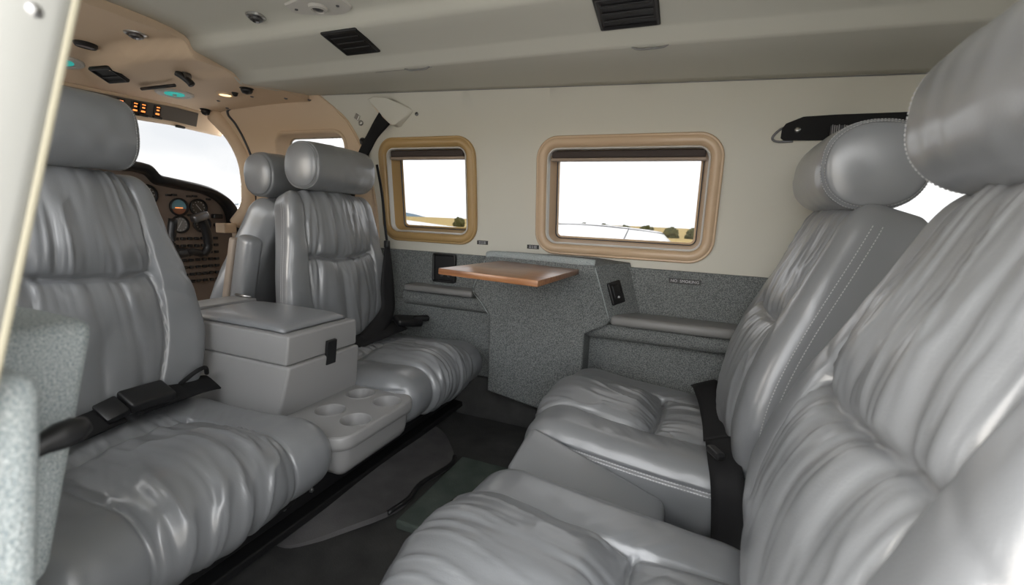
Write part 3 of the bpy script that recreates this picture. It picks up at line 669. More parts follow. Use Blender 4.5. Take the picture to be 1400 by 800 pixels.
for cx, cy in cups:
    bm = bmesh.new(); seg = 32; prof = [(0.0315, 0.0002), (0.0305, 0.0012), (0.0290, 0.0008), (0.0280, -0.002), (0.0262, -0.020), (0.0248, -0.0225), (0.0220, -0.023), (0.0210, -0.0215), (0.017, -0.0218), (0.001, -0.022)]
    rings = [[bm.verts.new((cx + r * math.cos(2 * math.pi * k / seg), cy + r * math.sin(2 * math.pi * k / seg), TZ + h)) for k in range(seg)] for r, h in prof]
    for a, b in zip(rings, rings[1:]):
        for k in range(seg): bm.faces.new((a[k], b[k], b[(k + 1) % seg], a[(k + 1) % seg]))
    bm.faces.new(rings[-1]); keep(bobj('cup_well', bm, M['plastic'], smooth=True), cn)

# ---------------------------------------------------------------- floor flap (carpet cover) and tunnel
fl_o = [(-0.742, 0.565), (-0.66, 0.545), (-0.612, 0.575), (-0.525, 0.690), (-0.512, 0.745), (-0.520, 0.800), (-0.500, 0.900), (-0.515, 0.945), (-0.600, 1.045), (-0.665, 1.070), (-0.72, 1.04), (-0.74, 0.85)]
fo = [(p.x, p.y) for p in smooth_path([(a, b, 0) for a, b in fl_o] + [(*fl_o[0], 0)], 4)][:-1]
fp = thing('floor_flap', 'worn charcoal carpet flap with a black edge strip lying over the floor in the aisle', 'carpet flap', (-0.62, 0.8, -0.605))
def flz(x, y): return -0.592 + 0.014 * math.sin((y - 0.55) * 6) + 0.012 * math.sin(x * 14) - 0.010 * max(0, 0.62 - y) / 0.07
keep(panel('flap', fo, [], lambda x, y: (x, y, flz(x, y)), M['flap'], step=0.025, thick=0.012, face=(0, 0, 1)), fp)
ep = [(-0.612, 0.575), (-0.525, 0.690), (-0.512, 0.745), (-0.520, 0.800), (-0.500, 0.900), (-0.515, 0.945)]
bm = bmesh.new(); tube(bm, [(x, y, flz(x, y) - 0.004) for x, y in ep[1:]], 0.0055, 10, 6); keep(bobj('edge_strip', bm, M['black'], smooth=True), fp)
bm = bmesh.new(); box(bm, (-0.37, 0.82, -0.607), (0.26, 0.28, 0.02), 0.006); 
tag(bobj('floor_mat', bm, M['green']), 'dark green carpet piece on the floor beside the black edge strip', 'floor mat')
bm = bmesh.new(); lathe(bm, [(0, 0), (0.016, 0), (0.016, 0.003), (0.010, 0.004), (0.0095, 0.0015), (0, 0.0015)], (-0.415, 0.78, -0.597), None, 20)
fit = thing('floor_fitting', 'small metal tie-down ring set in the dark green carpet', 'floor fitting', (-0.415, 0.78, -0.597)); keep(bobj('socket', bm, M['rail'], smooth=False), fit)
bm = bmesh.new(); tube(bm, [(-0.420, 0.768, -0.594), (-0.418, 0.775, -0.585), (-0.412, 0.785, -0.585), (-0.41, 0.792, -0.594)], 0.003, 8, 5); keep(bobj('ring', bm, M['steel'], smooth=True), fit)

# ---------------------------------------------------------------- near side armrest, lower jamb, recline knob
def tweed_block(name, pts_top, zt, zb, taper, label, cat, bev=0.012):
    bm = bmesh.new(); t = [bm.verts.new((x, y, zt)) for x, y in pts_top]; b = [bm.verts.new((x, y - taper * (y > 0.09), zb)) for x, y in pts_top]
    bm.faces.new(t); bm.faces.new(b[::-1]); n = len(t)
    for i in range(n): bm.faces.new((t[i], b[i], b[(i + 1) % n], t[(i + 1) % n]))
    bmesh.ops.recalc_face_normals(bm, faces=bm.faces); bmesh.ops.bevel(bm, geom=list(bm.edges), offset=bev, segments=4, affect='EDGES', profile=0.5)
    return tag(sharp(bobj(name, bm, M['tweedlight']), 50), label, cat)
tweed_block('elbow_rest', [(-0.80, 0.085), (-0.372, 0.085), (-0.372, 0.177), (-0.80, 0.177)], -0.078, -0.25, 0.040, 'tall tweed armrest block beside the rear-facing seat nearest the door', 'armrest')
tweed_block('jamb_pad', [(-0.345, -0.02), (-0.252, -0.02), (-0.252, 0.101), (-0.345, 0.101)], -0.072, -0.60, 0.055, 'pale tweed pad on the door jamb, in front of the taller tweed armrest', 'pad')
bm = bmesh.new(); lathe(bm, [(0, 0), (0.006, 0), (0.0065, 0.02), (0.0085, 0.028), (0.0080, 0.036), (0.005, 0.042), (0, 0.043)], (-0.345, 0.110, -0.146), Matrix.Rotation(math.radians(-80), 4, 'X'), 20)
tag(bobj('recline_control', bm, M['black'], smooth=True), 'black rounded seat recline knob sticking out between the two tweed pads', 'knob')

# ---------------------------------------------------------------- seat belts
def belt_thing(lab, loc): return thing('seat_belt', lab, 'seat belt', loc, 0, 'black seat belts')
Zu = (0, 0, 1)
b1 = belt_thing('black lap belt with buckle lying in the crease of the seat nearest the door', (-0.88, 0.40, -0.35))
bm = bmesh.new(); strap(bm, [(-0.860, 0.165, -0.385), (-0.838, 0.26, -0.352), (-0.835, 0.34, -0.342), (-0.845, 0.41, -0.338)], 0.046, [(0.5, 0, 1)] * 4); keep(bobj('strap', bm, M['web'], smooth=True), b1)
bm = bmesh.new(); strap(bm, [(-0.848, 0.43, -0.336), (-0.858, 0.50, -0.338), (-0.872, 0.575, -0.345), (-0.885, 0.615, -0.36)], 0.046, [(0.5, 0, 1)] * 4); keep(bobj('strap', bm, M['web'], smooth=True), b1)
bm = bmesh.new(); box(bm, (-0.846, 0.455, -0.325), (0.046, 0.070, 0.020), 0.005, 3, Matrix.Rotation(math.radians(22), 4, 'Y')); keep(sharp(bobj('buckle', bm, M['black']), 40), b1)
bm = bmesh.new(); box(bm, (-0.842, 0.402, -0.329), (0.044, 0.032, 0.012), 0.003, 2, Matrix.Rotation(math.radians(22), 4, 'Y') @ Matrix.Rotation(0.3, 4, 'X')); keep(sharp(bobj('buckle_tongue', bm, M['black']), 40), b1)
bm = bmesh.new(); tube(bm, [(-0.862, 0.520, -0.328), (-0.845, 0.535, -0.308), (-0.852, 0.56, -0.306), (-0.87, 0.575, -0.325)], 0.004, 8, 6); keep(bobj('loop', bm, M['web'], smooth=True), b1)

b2 = belt_thing('black shoulder and lap belt of the corner seat, running down from the wall cover', (-0.85, 1.02, -0.33))
bm = bmesh.new(); strap(bm, [(-0.925, 1.205, 0.295), (-0.955, 1.18, 0.235), (-0.975, 1.15, 0.16), (-0.985, 1.12, 0.085), (-0.99, 1.10, 0.02)], lambda t: 0.046 - 0.016 * math.sin(t * math.pi), [(0.9, -0.8, 0.2), (1, -0.2, 0.1), (0.6, -1, 0.1), (1, -0.5, 0.1), (1, -0.3, 0)]); keep(bobj('shoulder_strap', bm, M['web'], smooth=True), b2)
bm = bmesh.new(); strap(bm, [(-0.915, 1.150, 0.145), (-0.885, 1.135, 0.06), (-0.865, 1.125, -0.04), (-0.858, 1.125, -0.085)], 0.007, [(0.4, -1, 0)] * 4, 0.003); keep(bobj('tail_strap', bm, M['web'], smooth=True), b2)
bm = bmesh.new(); strap(bm, [(-0.858, 1.125, -0.085), (-0.852, 1.118, -0.15), (-0.846, 1.110, -0.215), (-0.838, 1.100, -0.285), (-0.83, 1.03, -0.330), (-0.828, 0.99, -0.346)], lambda t: 0.012 + 0.034 * min(1, t * 2.6), [(1, -0.5, 0.1), (1, -0.4, 0.1), (1, -0.3, 0.1), (1, -0.3, 0.3), (0.8, -0.3, 0.8), (0.5, 0, 1)]); keep(bobj('lower_strap', bm, M['web'], smooth=True), b2)
bm = bmesh.new(); box(bm, (-0.858, 1.124, -0.088), (0.014, 0.016, 0.022), 0.003, 2); keep(bobj('slide', bm, M['black']), b2)
bm = bmesh.new(); strap(bm, [(-0.85, 0.92, -0.362), (-0.83, 0.99, -0.345), (-0.815, 1.06, -0.335), (-0.81, 1.13, -0.330)], 0.05, [(0.4, 0, 1)] * 4); keep(bobj('lap_strap', bm, M['web'], smooth=True), b2)
bm = bmesh.new(); box(bm, (-0.800, 1.150, -0.320), (0.05, 0.085, 0.022), 0.008, 3, Matrix.Rotation(math.radians(16), 4, 'Y') @ Matrix.Rotation(-0.5, 4, 'Z')); keep(sharp(bobj('buckle', bm, M['black']), 40), b2)
bm = bmesh.new(); box(bm, (-0.775, 1.185, -0.316), (0.024, 0.05, 0.018), 0.007, 3, Matrix.Rotation(-0.75, 4, 'Z')); keep(sharp(bobj('buckle_tongue', bm, M['web']), 40), b2)

b3 = belt_thing('wide black lap belt across the far forward-facing seat, joining the gap beside its backrest', (0.09, 0.95, -0.38))
bm = bmesh.new(); strap(bm, [(0.045, 1.165, -0.372), (0.050, 1.10, -0.357), (0.062, 1.02, -0.362), (0.070, 0.93, -0.369), (0.072, 0.86, -0.373)], 0.056, [(-0.4, 0, 1)] * 5); keep(bobj('strap', bm, M['web'], smooth=True), b3)
bm = bmesh.new(); strap(bm, [(0.072, 0.855, -0.371), (0.076, 0.79, -0.378), (0.082, 0.752, -0.40), (0.088, 0.742, -0.45), (0.094, 0.735, -0.52), (0.1, 0.73, -0.56)], 0.05, [(-0.4, 0, 1), (-0.4, -0.1, 1), (-0.3, -0.8, 0.6), (-0.2, -1, 0.1), (0, -1, 0), (0, -1, 0)]); keep(bobj('lower_strap', bm, M['web'], smooth=True), b3)
bm = bmesh.new(); box(bm, (0.062, 0.785, -0.366), (0.016, 0.036, 0.012), 0.004, 2, Matrix.Rotation(0.5, 4, 'Z')); keep(bobj('adjuster', bm, M['black']), b3)
bm = bmesh.new(); 
b5 = belt_thing('black belt end showing in the gap below the backrest closest to the viewer', (0.12, 0.56, -0.40))
strap(bm, [(0.085, 0.60, -0.425), (0.095, 0.54, -0.395), (0.10, 0.47, -0.388), (0.105, 0.40, -0.386)], 0.05, [(-0.5, 0, 1)] * 4); keep(bobj('strap', bm, M['web'], smooth=True), b5)

# stowed shoulder harness along the far wall
hs = thing('shoulder_harness', 'black shoulder harness stowed flat along the wall above the far headrest, with printed label', 'harness', (0.25, 1.22, 0.23))
def yh(z): return yw(z) - 0.004
bm = bmesh.new()
hp = [(0.152, 0.232, 0.212), (0.158, 0.242, 0.207), (0.19, 0.255, 0.206), (0.25, 0.257, 0.205), (0.46, 0.257, 0.203)]
ro = []
for x, zt_, zb_ in hp: ro.append([bm.verts.new((x, yh(zt_) - 0.002, zt_)), bm.verts.new((x, yh(zb_) - 0.002, zb_)), bm.verts.new((x, yh(zb_) + 0.002, zb_)), bm.verts.new((x, yh(zt_) + 0.002, zt_))])
for a, b in zip(ro, ro[1:]):
    for k in range(4): bm.faces.new((a[k], a[(k + 1) % 4], b[(k + 1) % 4], b[k]))
bm.faces.new(ro[0]); bm.faces.new(ro[-1][::-1]); keep(bobj('webbing', bm, M['web']), hs)
bm = bmesh.new(); tube(bm, [(0.160, yh(.21) - .001, 0.236), (0.148, yh(.22) - .001, 0.230), (0.136, yh(.22) - .001, 0.216), (0.137, yh(.21) - .001, 0.208), (0.150, yh(.2) - .001, 0.204), (0.178, yh(.2) - .001, 0.2045)], 0.0025, 8, 6); keep(bobj('hook', bm, M['darkmetal'], smooth=True), hs)
bm = bmesh.new(); lathe(bm, [(0, 0), (0.0065, 0), (0.0060, 0.0015), (0.0035, 0.003), (0, 0.0034)], (0.183, yh(.23) - 0.002, 0.2285), Matrix.Rotation(math.pi / 2, 4, 'X'), 20); keep(bobj('rivet', bm, M['steel'], smooth=True), hs)
bm = bmesh.new(); box(bm, (0.262, yh(.231) - 0.003, 0.231), (0.034, 0.0015, 0.046), 0, 1, Matrix.Rotation(math.radians(-10), 4, 'X')); lb = keep(bobj('label', bm, mat('grey_label', (0.07, 0.07, 0.08), 0.5)), hs)
bm = bmesh.new()
for k, x in enumerate((0.2485, 0.2525, 0.2565, 0.2605, 0.2705, 0.2745)): box(bm, (x, yh(.231) - 0.0042, 0.231 - 0.002 * (k % 3)), (0.0011, 0.0006, 0.038 - 0.006 * (k % 3)), 0, 1, Matrix.Rotation(math.radians(-10), 4, 'X'))
keep(bobj('label_print', bm, M['print']), hs)

# shoulder belt cover on the wall, above the square window
bc = thing('belt_cover', 'cream moulded belt guide cover on the wall above the small square window', 'belt cover', (-0.9, yw(.3), 0.28))
co_ = [(-0.978, 0.345), (-0.955, 0.352), (-0.90, 0.345), (-0.845, 0.322), (-0.832, 0.31), (-0.842, 0.300), (-0.885, 0.268), (-0.898, 0.266), (-0.91, 0.274)]
bm = bmesh.new(); bk_ = [bm.verts.new((x, yw(z) + 0.002, z)) for x, z in co_]
fr_ = [bm.verts.new((x * 0.94 - 0.91 * 0.06, yw(z) - (0.030 if x < -0.88 else 0.006), z * 0.94 + 0.305 * 0.06)) for x, z in co_]
bm.faces.new(fr_); bm.faces.new(bk_[::-1])
for i in range(len(co_)): j = (i + 1) % len(co_); bm.faces.new((fr_[i], fr_[j], bk_[j], bk_[i]))
bmesh.ops.recalc_face_normals(bm, faces=bm.faces); bmesh.ops.bevel(bm, geom=list(bm.edges), offset=0.004, segments=3, affect='EDGES', profile=0.5); keep(sharp(bobj('cover', bm, M['cream']), 45), bc)
bm = bmesh.new(); tube(bm, [(-0.974, yw(.34) - 0.014, 0.340), (-0.94, yw(.31) - 0.022, 0.305), (-0.905, yw(.275) - 0.016, 0.272)], 0.0025, 8, 5); keep(bobj('lip', bm, M['tan'], smooth=True), bc)
def chrome_screw(x, y, z, lab, r=0.0065):
    e = thing('wall_screw', lab, 'screw', (x, y, z))
    bm = bmesh.new(); lathe(bm, [(0, 0), (r, 0), (r, 0.002), (r * 0.7, 0.004), (0, 0.0045)], (0, 0, 0), Matrix.Rotation(math.pi / 2, 4, 'X'), 18); bobj('head', bm, M['darkmetal'], e, smooth=True)
    bm = bmesh.new(); box(bm, (0, -0.0046, 0), (r * 1.1, 0.0008, r * 0.25)); bobj('slot', bm, M['black'], e); return e
chrome_screw(-0.822, yw(.302), 0.302, 'dark screw head right of the cream belt cover', 0.0058)
ck = thing('coat_clip', 'small chrome clip on the cream wall left of the belt cover', 'clip', (-1.03, yw(.29), 0.29))
bm = bmesh.new(); box(bm, (-1.045, yw(.3) - 0.003, 0.302), (0.018, 0.005, 0.018), 0.002, 2, Matrix.Rotation(0.5, 4, 'Y')); keep(bobj('bracket', bm, M['steel']), ck)
bm = bmesh.new(); lathe(bm, [(0, 0), (0.008, 0), (0.0085, 0.004), (0.005, 0.007), (0, 0.0075)], (-1.033, yw(.29), 0.284), Matrix.Rotation(math.pi / 2, 4, 'X'), 16); keep(bobj('stud', bm, M['steel'], smooth=True), ck)
hk = thing('belt_hook', 'black hook hanging on the wall just left of the shoulder strap', 'hook', (-1.03, yw(.2), 0.2))
bm = bmesh.new(); tube(bm, [(-1.042, yw(.21) - 0.006, 0.224), (-1.032, yw(.23) - 0.010, 0.231), (-1.022, yw(.22) - 0.014, 0.222), (-1.022, yw(.20) - 0.014, 0.20), (-1.024, yw(.16) - 0.010, 0.165), (-1.02, yw(.13) - 0.008, 0.13)], lambda t: 0.005 + 0.006 * math.sin(min(1, t * 1.2) * math.pi), 10, 6); keep(bobj('hook_body', bm, M['black'], smooth=True), hk)

# ---------------------------------------------------------------- ceiling fittings
def shelf_z(dy, x): 
    L = sect(x); return float(np.interp(dy, [a for a, b in L], [b for a, b in L]))
def vent(x, dy, wx, wy, lab):
    e = thing('air_vent', lab, 'vent', (x, Y0 + dy, shelf_z(dy, x)), 0, 'black rectangular ceiling vents')
    e.rotation_euler = (math.atan2(shelf_z(dy + 0.04, x) - shelf_z(dy - 0.04, x), 0.08), 0, 0)
    V = []; F = []
    o = ring('bezel', lambda i: rrect(0, 0, wx - i, wy - i, 0.003, 2), [(0.0, 0.001), (0.0, -0.004), (0.002, -0.0055), (0.006, -0.0055), (0.010, 0.004), (0.012, 0.0045)], lambda x_, y_, d: (x_, y_, d), M['black'], None); o.parent = e
    bm = bmesh.new(); box(bm, (0, 0, -0.0012), (2 * wx - 0.014, 2 * wy - 0.014, 0.0018)); bobj('back_plate', bm, M['rail'], e)
    for k in range(3):
        bm = bmesh.new(); box(bm, (0, -wy * 0.45 + k * wy * 0.45, -0.0028), (2 * wx - 0.022, 0.004, 0.0022), 0, 1, Matrix.Rotation(0.4, 4, 'X')); bobj('slat', bm, M['black'], e)
    return e
vent(-0.782, 0.203, 0.050, 0.044, 'black rectangular ceiling vent above the corner seat')
vent(-0.160, 0.213, 0.056, 0.046, 'black rectangular ceiling vent above the larger window')
ls = thing('ceiling_light', 'beige rounded plate with a round aircraft reading lamp and two screws on the ceiling', 'ceiling light', (-0.785, 0.815, 0.424))
CZ = 0.430
tr = [(-0.865, 0.783), (-0.865, 0.813), (-0.80, 0.830), (-0.735, 0.832), (-0.715, 0.818), (-0.735, 0.780), (-0.80, 0.772)]
def plate_z(x, y): return shelf_z(abs(y - Y0), x)
ls.location = (-0.785, 0.79, 0.427)
bm = bmesh.new(); t_ = [p for p in smooth_path([(a, b, 0) for a, b in tr] + [(*tr[0], 0)], 4)][:-1]
A1 = [bm.verts.new((p.x, p.y, plate_z(p.x, p.y) + 0.001)) for p in t_]; A2 = [bm.verts.new((-0.79 + (p.x + 0.79) * 0.95, 0.798 + (p.y - 0.798) * 0.93, plate_z(p.x, p.y) - 0.004)) for p in t_]
bm.faces.new(A2[::-1]); 
for i in range(len(t_)): j = (i + 1) % len(t_); bm.faces.new((A1[i], A1[j], A2[j], A2[i]))
keep(sharp(bobj('plate', bm, M['white']), 40), ls)
bm = bmesh.new(); lathe(bm, [(0, 0), (0.020, 0), (0.019, -0.006), (0.014, -0.008), (0.0125, -0.004), (0, -0.004)], (-0.79, 0.803, CZ - 0.005), None, 24); keep(bobj('lamp_ring', bm, M['white'], smooth=False), ls)
bm = bmesh.new(); lathe(bm, [(0, 0), (0.0115, 0), (0.009, -0.003), (0, -0.004)], (-0.79, 0.803, CZ - 0.0095), None, 24); keep(bobj('lens', bm, M['darkmetal'], smooth=True), ls)
for x, y in ((-0.843, 0.796), (-0.742, 0.808)):
    bm = bmesh.new(); lathe(bm, [(0, 0), (0.0035, 0), (0.003, -0.0022), (0, -0.0025)], (x, y, CZ - 0.0065), None, 12); keep(bobj('screw', bm, M['darkmetal'], smooth=True), ls)
def gasper(x, y, z, lab, r=0.017, tilt=0):
    e = thing('air_nozzle', lab, 'air nozzle', (x, y, z)); e.rotation_euler = (tilt, 0, 0)
    bm = bmesh.new(); lathe(bm, [(0, 0.002), (r * 1.25, 0.002), (r * 1.2, -0.003), (r * 0.95, -0.005), (r * 0.9, -0.002), (0, -0.002)], (0, 0, 0), None, 24); bobj('collar', bm, M['steel'], e)
    bm = bmesh.new(); lathe(bm, [(0, 0), (r * 0.8, -0.001), (r * 0.75, -0.009), (r * 0.45, -0.012), (r * 0.35, -0.006), (0, -0.006)], (0, 0, 0), None, 12); bobj('ball', bm, M['darkmetal'], e); return e
gasper(-0.975, 0.806, plate_z(-0.975, 0.806) - 0.001, 'round chrome air nozzle on the cream ceiling near the tan cockpit liner')
# oxygen door pull slots in the light band
def pull(x0, x1, lab, line=0.0):
    e = thing('door_pull', lab, 'pull tab', ((x0 + x1) / 2, Y0 + 0.292, shelf_z(0.292, x0)))
    bm = bmesh.new(); zq = shelf_z(0.296, x0); tube(bm, [(x0, Y0 + 0.294, zq + 0.001), (x0 + 0.012, Y0 + 0.297, zq - 0.003), ((x0 + x1) / 2, Y0 + 0.298, zq - 0.0035), (x1 - 0.012, Y0 + 0.297, zq - 0.003), (x1, Y0 + 0.294, zq + 0.0005)], 0.0021, 6, 5); keep(bobj('tab', bm, M['vinyl'], smooth=True), e)
    bm = bmesh.new(); cyl(bm, (x1 + 0.003, Y0 + 0.297, zq), 0.0022, 0.004, 'Y', 10); keep(bobj('pin', bm, M['steel']), e)
    if line:
        bm = bmesh.new(); tube(bm, [(x0 - line, Y0 + 0.2995, zq + 0.0005), (x0, Y0 + 0.2995, zq + 0.0005)], 0.0010, 6, 2); keep(bobj('slot_edge', bm, M['seal'], smooth=True), e)
    return e
pull(-0.700, -0.630, 'thin curved pull tab on the ceiling ledge above the table', 0.09); pull(-0.160, -0.090, 'thin curved pull tab on the ceiling ledge above the larger window')

# ---------------------------------------------------------------- cockpit: tan liner
def xf(y): return -1.80 + 0.26 * (y - Y0) ** 2           # plan of the windshield header
def tz(x, y):
    dy = abs(y - Y0)
    k = np.clip((-1.35 - x) / 0.45, 0, 1); base = 0.364 - 0.018 * k ** 1.6
    wl = float(np.interp(x, [-1.75, -1.60, -1.45, -1.36, -1.25], [0.165, 0.118, 0.105, 0.122, 0.153])); e = float(np.interp(x, [-1.6, -1.4, -1.25], [0.022, 0.016, 0.012]))
    rec = float(sstep(wl + e, wl - e, dy)) * float(sstep(-1.79, -1.73, x))
    base += (0.052 - 0.026 * k) * rec
    base += 0.012 * float(sstep(0.275, 0.235, dy)) * float(sstep(-1.52, -1.36, x)) * (1 - rec)
    base -= 0.010 * max(0, dy - 0.42) / 0.1
    return base
V = []; F = []; na, nb = 54, 90
for i in range(na + 1):
    for j in range(nb + 1):
        y = Y0 - 0.53 + 1.06 * j / nb; x1 = xf(y); x0 = -1.255 + 0.03 * float(sstep(0.2, 0.5, abs(y - Y0))) ; x = x0 + (x1 - x0) * i / na
        V.append((x, y, tz(x, y)))
for i in range(na):
    for j in range(nb): q = i * (nb + 1) + j; F.append((q, q + 1, q + nb + 2, q + nb + 1))
co = from_np('ceiling_front', V, F, M['tan']); struct(co); md = co.modifiers.new('t', 'SOLIDIFY'); md.thickness = 0.012; md.offset = -1
bm = bmesh.new(); bm.from_mesh(co.data); bmesh.ops.recalc_face_normals(bm, faces=bm.faces)
if sum(f.normal.z for f in bm.faces) > 0: bmesh.ops.reverse_faces(bm, faces=bm.faces)
bm.to_mesh(co.data); bm.free(); co.data.polygons.foreach_set('use_smooth', np.ones(len(co.data.polygons), dtype=bool)); co.modifiers['t'].offset = -1
# header band below the liner down to the windshield, in the same tan
V = []; F = []; nb = 60
for j in range(nb + 1):
    y = Y0 - 0.575 + 1.15 * j / nb; x = xf(y); z = tz(x, y)
    V += [(x + 0.004, y, z + 0.001), (x - 0.002, y, z - 0.004), (x - 0.022, y, z - 0.060), (x - 0.032, y, z - 0.066)]
for j in range(nb):
    for k in range(3): q = j * 4 + k; F.append((q, q + 1, q + 5, q + 4))
hd = from_np('trim_2', V, F, M['tan']); struct(hd); md = hd.modifiers.new('t', 'SOLIDIFY'); md.thickness = 0.006; md.offset = 0
V = []; F = []; nb = 60                        # edge where the tan liner meets the cream ceiling
for j in range(nb + 1):
    y = Y0 - 0.515 + 1.03 * j / nb; x = -1.255 + 0.03 * float(sstep(0.2, 0.5, abs(y - Y0))); z = tz(x, y); zc = float(np.interp(abs(y - Y0), [a for a, b in sect(x)], [b for a, b in sect(x)]))
    V += [(x - 0.001, y, min(z, zc) - 0.001), (x - 0.004, y, max(z, zc) + 0.05)]
for j in range(nb): F.append((2 * j, 2 * j + 1, 2 * j + 3, 2 * j + 2))
ed = from_np('trim_7', V, F, M['tan']); struct(ed); md = ed.modifiers.new('t', 'SOLIDIFY'); md.thickness = 0.004; md.offset = 0
# copilot side door panel with window
def ysd(x, z): return yw(z) - 0.004 + 0.06 * max(0, -1.35 - x) ** 1.0 * 0.3
fe = front_edge[::-1]
side_o = [(x - 0.004, z) for x, z in front_edge] + [(-1.0, -0.60), (-1.85, -0.60), (-1.85, -0.10), (-1.68, -0.07), (-1.63, 0.06), (-1.63, 0.16), (-1.65, 0.24), (-1.67, 0.30), (-1.69, 0.335), (-1.60, 0.355), (-1.45, 0.366), (-1.30, 0.372)]
struct(panel('wall_front_right', side_o, [rrect(-1.262, 0.112, 0.158, 0.153, 0.045)], lambda x, z: (x, ysd(x, z), z), M['tan'], step=0.04, thick=0.012, side=-1))
e = bpy.data.objects.new('window_4', None); C.objects.link(e); e.location = (-1.265, 1.26, -0.05); struct(e)
ol = lambda i: rrect(-1.262, 0.112, 0.162 - i, 0.157 - i, 0.048 - i, 8); fn = lambda x, z, d: (x, ysd(x, z) + d, z)
ring('frame', ol, [(0.0, 0.004), (0.0, -0.005), (0.003, -0.007), (0.009, -0.006), (0.012, 0.0), (0.014, 0.05), (0.018, 0.055)], fn, M['tan'], e)
o = panel('pane', ol(0.012), [], lambda x, z: (x, ysd(x, z) + 0.05, z), M['pane'], step=0.08, thick=0.003); keep(o, e)
bm = bmesh.new(); tube(bm, [(x, ysd(x, z) - 0.001, z) for x, z in [(-1.60, -0.10), (-1.565, 0.06), (-1.552, 0.16), (-1.572, 0.24), (-1.60, 0.30), (-1.625, 0.332), (-1.60, 0.352), (-1.45, 0.363), (-1.30, 0.369)]], 0.0045, 8, 5)
struct(bobj('trim_3', bm, M['seal'], smooth=True))
bm = bmesh.new(); tube(bm, [(x, yw(z) - 0.002, z) for x, z in front_edge], 0.003, 8, 4); struct(bobj('trim_4', bm, M['tan'], smooth=True))
# windshield pillar
bm = bmesh.new(); tube(bm, [(-1.70, 1.215, 0.335), (-1.64, 1.238, 0.265), (-1.598, 1.250, 0.18), (-1.590, 1.255, 0.08), (-1.605, 1.255, 0.0), (-1.66, 1.25, -0.06)], lambda t: 0.030 - 0.004 * t, 14, 6)
struct(bobj('trim_5', bm, M['tan'], smooth=True))
bm = bmesh.new(); tube(bm, [(-1.70, 0.165, 0.335), (-1.64, 0.142, 0.265), (-1.598, 0.130, 0.18), (-1.590, 0.125, 0.08), (-1.605, 0.125, 0.0), (-1.66, 0.13, -0.06)], lambda t: 0.030 - 0.004 * t, 14, 6)
struct(bobj('trim_6', bm, M['tan'], smooth=True))
# windshield
V = []; F = []; nb, nc = 40, 10
for j in range(nb + 1):
    y = Y0 - 0.72 + 1.44 * j / nb
    for k in range(nc + 1):
        f = k / nc; x = xf(y) - 0.028 - 0.26 * f + 0.05 * f * f; V.append((x, y, tz(xf(y), y) - 0.062 - 0.34 * f))
for j in range(nb):
    for k in range(nc): q = j * (nc + 1) + k; F.append((q, q + 1, q + nc + 2, q + nc + 1))
ww = bpy.data.objects.new('window_5', None); C.objects.link(ww); ww.location = (-1.9, Y0, 0); struct(ww)
keep(from_np('windshield_pane', V, F, M['shield']), ww)
for y in (0.962, 1.135):
    bm = bmesh.new(); box(bm, (xf(y) - 0.026, y, tz(xf(y), y) - 0.067), (0.012, 0.030, 0.009), 0.002); keep(bobj('retaining_clip', bm, M['black']), ww)
bm = bmesh.new(); box(bm, (-2.25, 0.69, -0.30), (0.55, 1.2, 0.30), 0.1, 4); tag(bobj('nose', bm, M['paint'], smooth=True), 'white nose of the aircraft ahead of the windshield', 'aircraft nose')

# overhead switch strip
swp = thing('switch_strip', 'dark overhead switch strip with orange lit legends above the windshield', 'switch panel', (0, 0, 0))
def hp_(y, a, d=0.0):      # point on the sloping header face: a = distance down from its top edge, d = proud of the face
    x = xf(y) - 0.002 - 0.357 * a + 0.94 * d; return Vector((x, y, tz(xf(y), y) - 0.004 - a - 0.33 * d))
HR = Matrix.Rotation(math.radians(19.5), 4, 'Y')
V = []; F = []; ys_ = np.linspace(0.62, 1.178, 30)
for y in ys_: V += [hp_(y, 0.004, 0.0), hp_(y, 0.004, 0.006), hp_(y, 0.050, 0.006), hp_(y, 0.050, 0.0)]
for j in range(len(ys_) - 1):
    for k in range(3): q = j * 4 + k; F.append((q, q + 1, q + 5, q + 4))
F += [(0, 1, 2, 3), tuple(4 * (len(ys_) - 1) + k for k in (3, 2, 1, 0))]
keep(from_np('strip', V, F, M['strip'], smooth=False), swp)
for y in (0.66, 0.71, 0.77, 0.82, 0.875, 0.905, 0.957, 0.995, 1.017, 1.057):
    e_ = bmesh.new(); box(e_, hp_(y, 0.024, 0.008), (0.008, 0.020, 0.034), 0.001, 1, HR); sw = keep(bobj('switch', e_, M['black']), swp)
    q = bmesh.new(); box(q, hp_(y, 0.034, 0.0125), (0.001, 0.012, 0.005), 0, 1, HR); box(q, hp_(y, 0.022, 0.0125), (0.001, 0.008, 0.004), 0, 1, HR); box(q, hp_(y, 0.013, 0.0125), (0.001, 0.010, 0.003), 0, 1, HR)
    lg = bobj('lit_legend', q, M['orange']); lg.parent = sw; lg['kind'] = 'stuff';
    q = bmesh.new(); box(q, hp_(y, 0.045, 0.014), (0.012, 0.026, 0.007), 0.001, 1, HR); lg = bobj('toggle', q, M['black']); lg.parent = sw
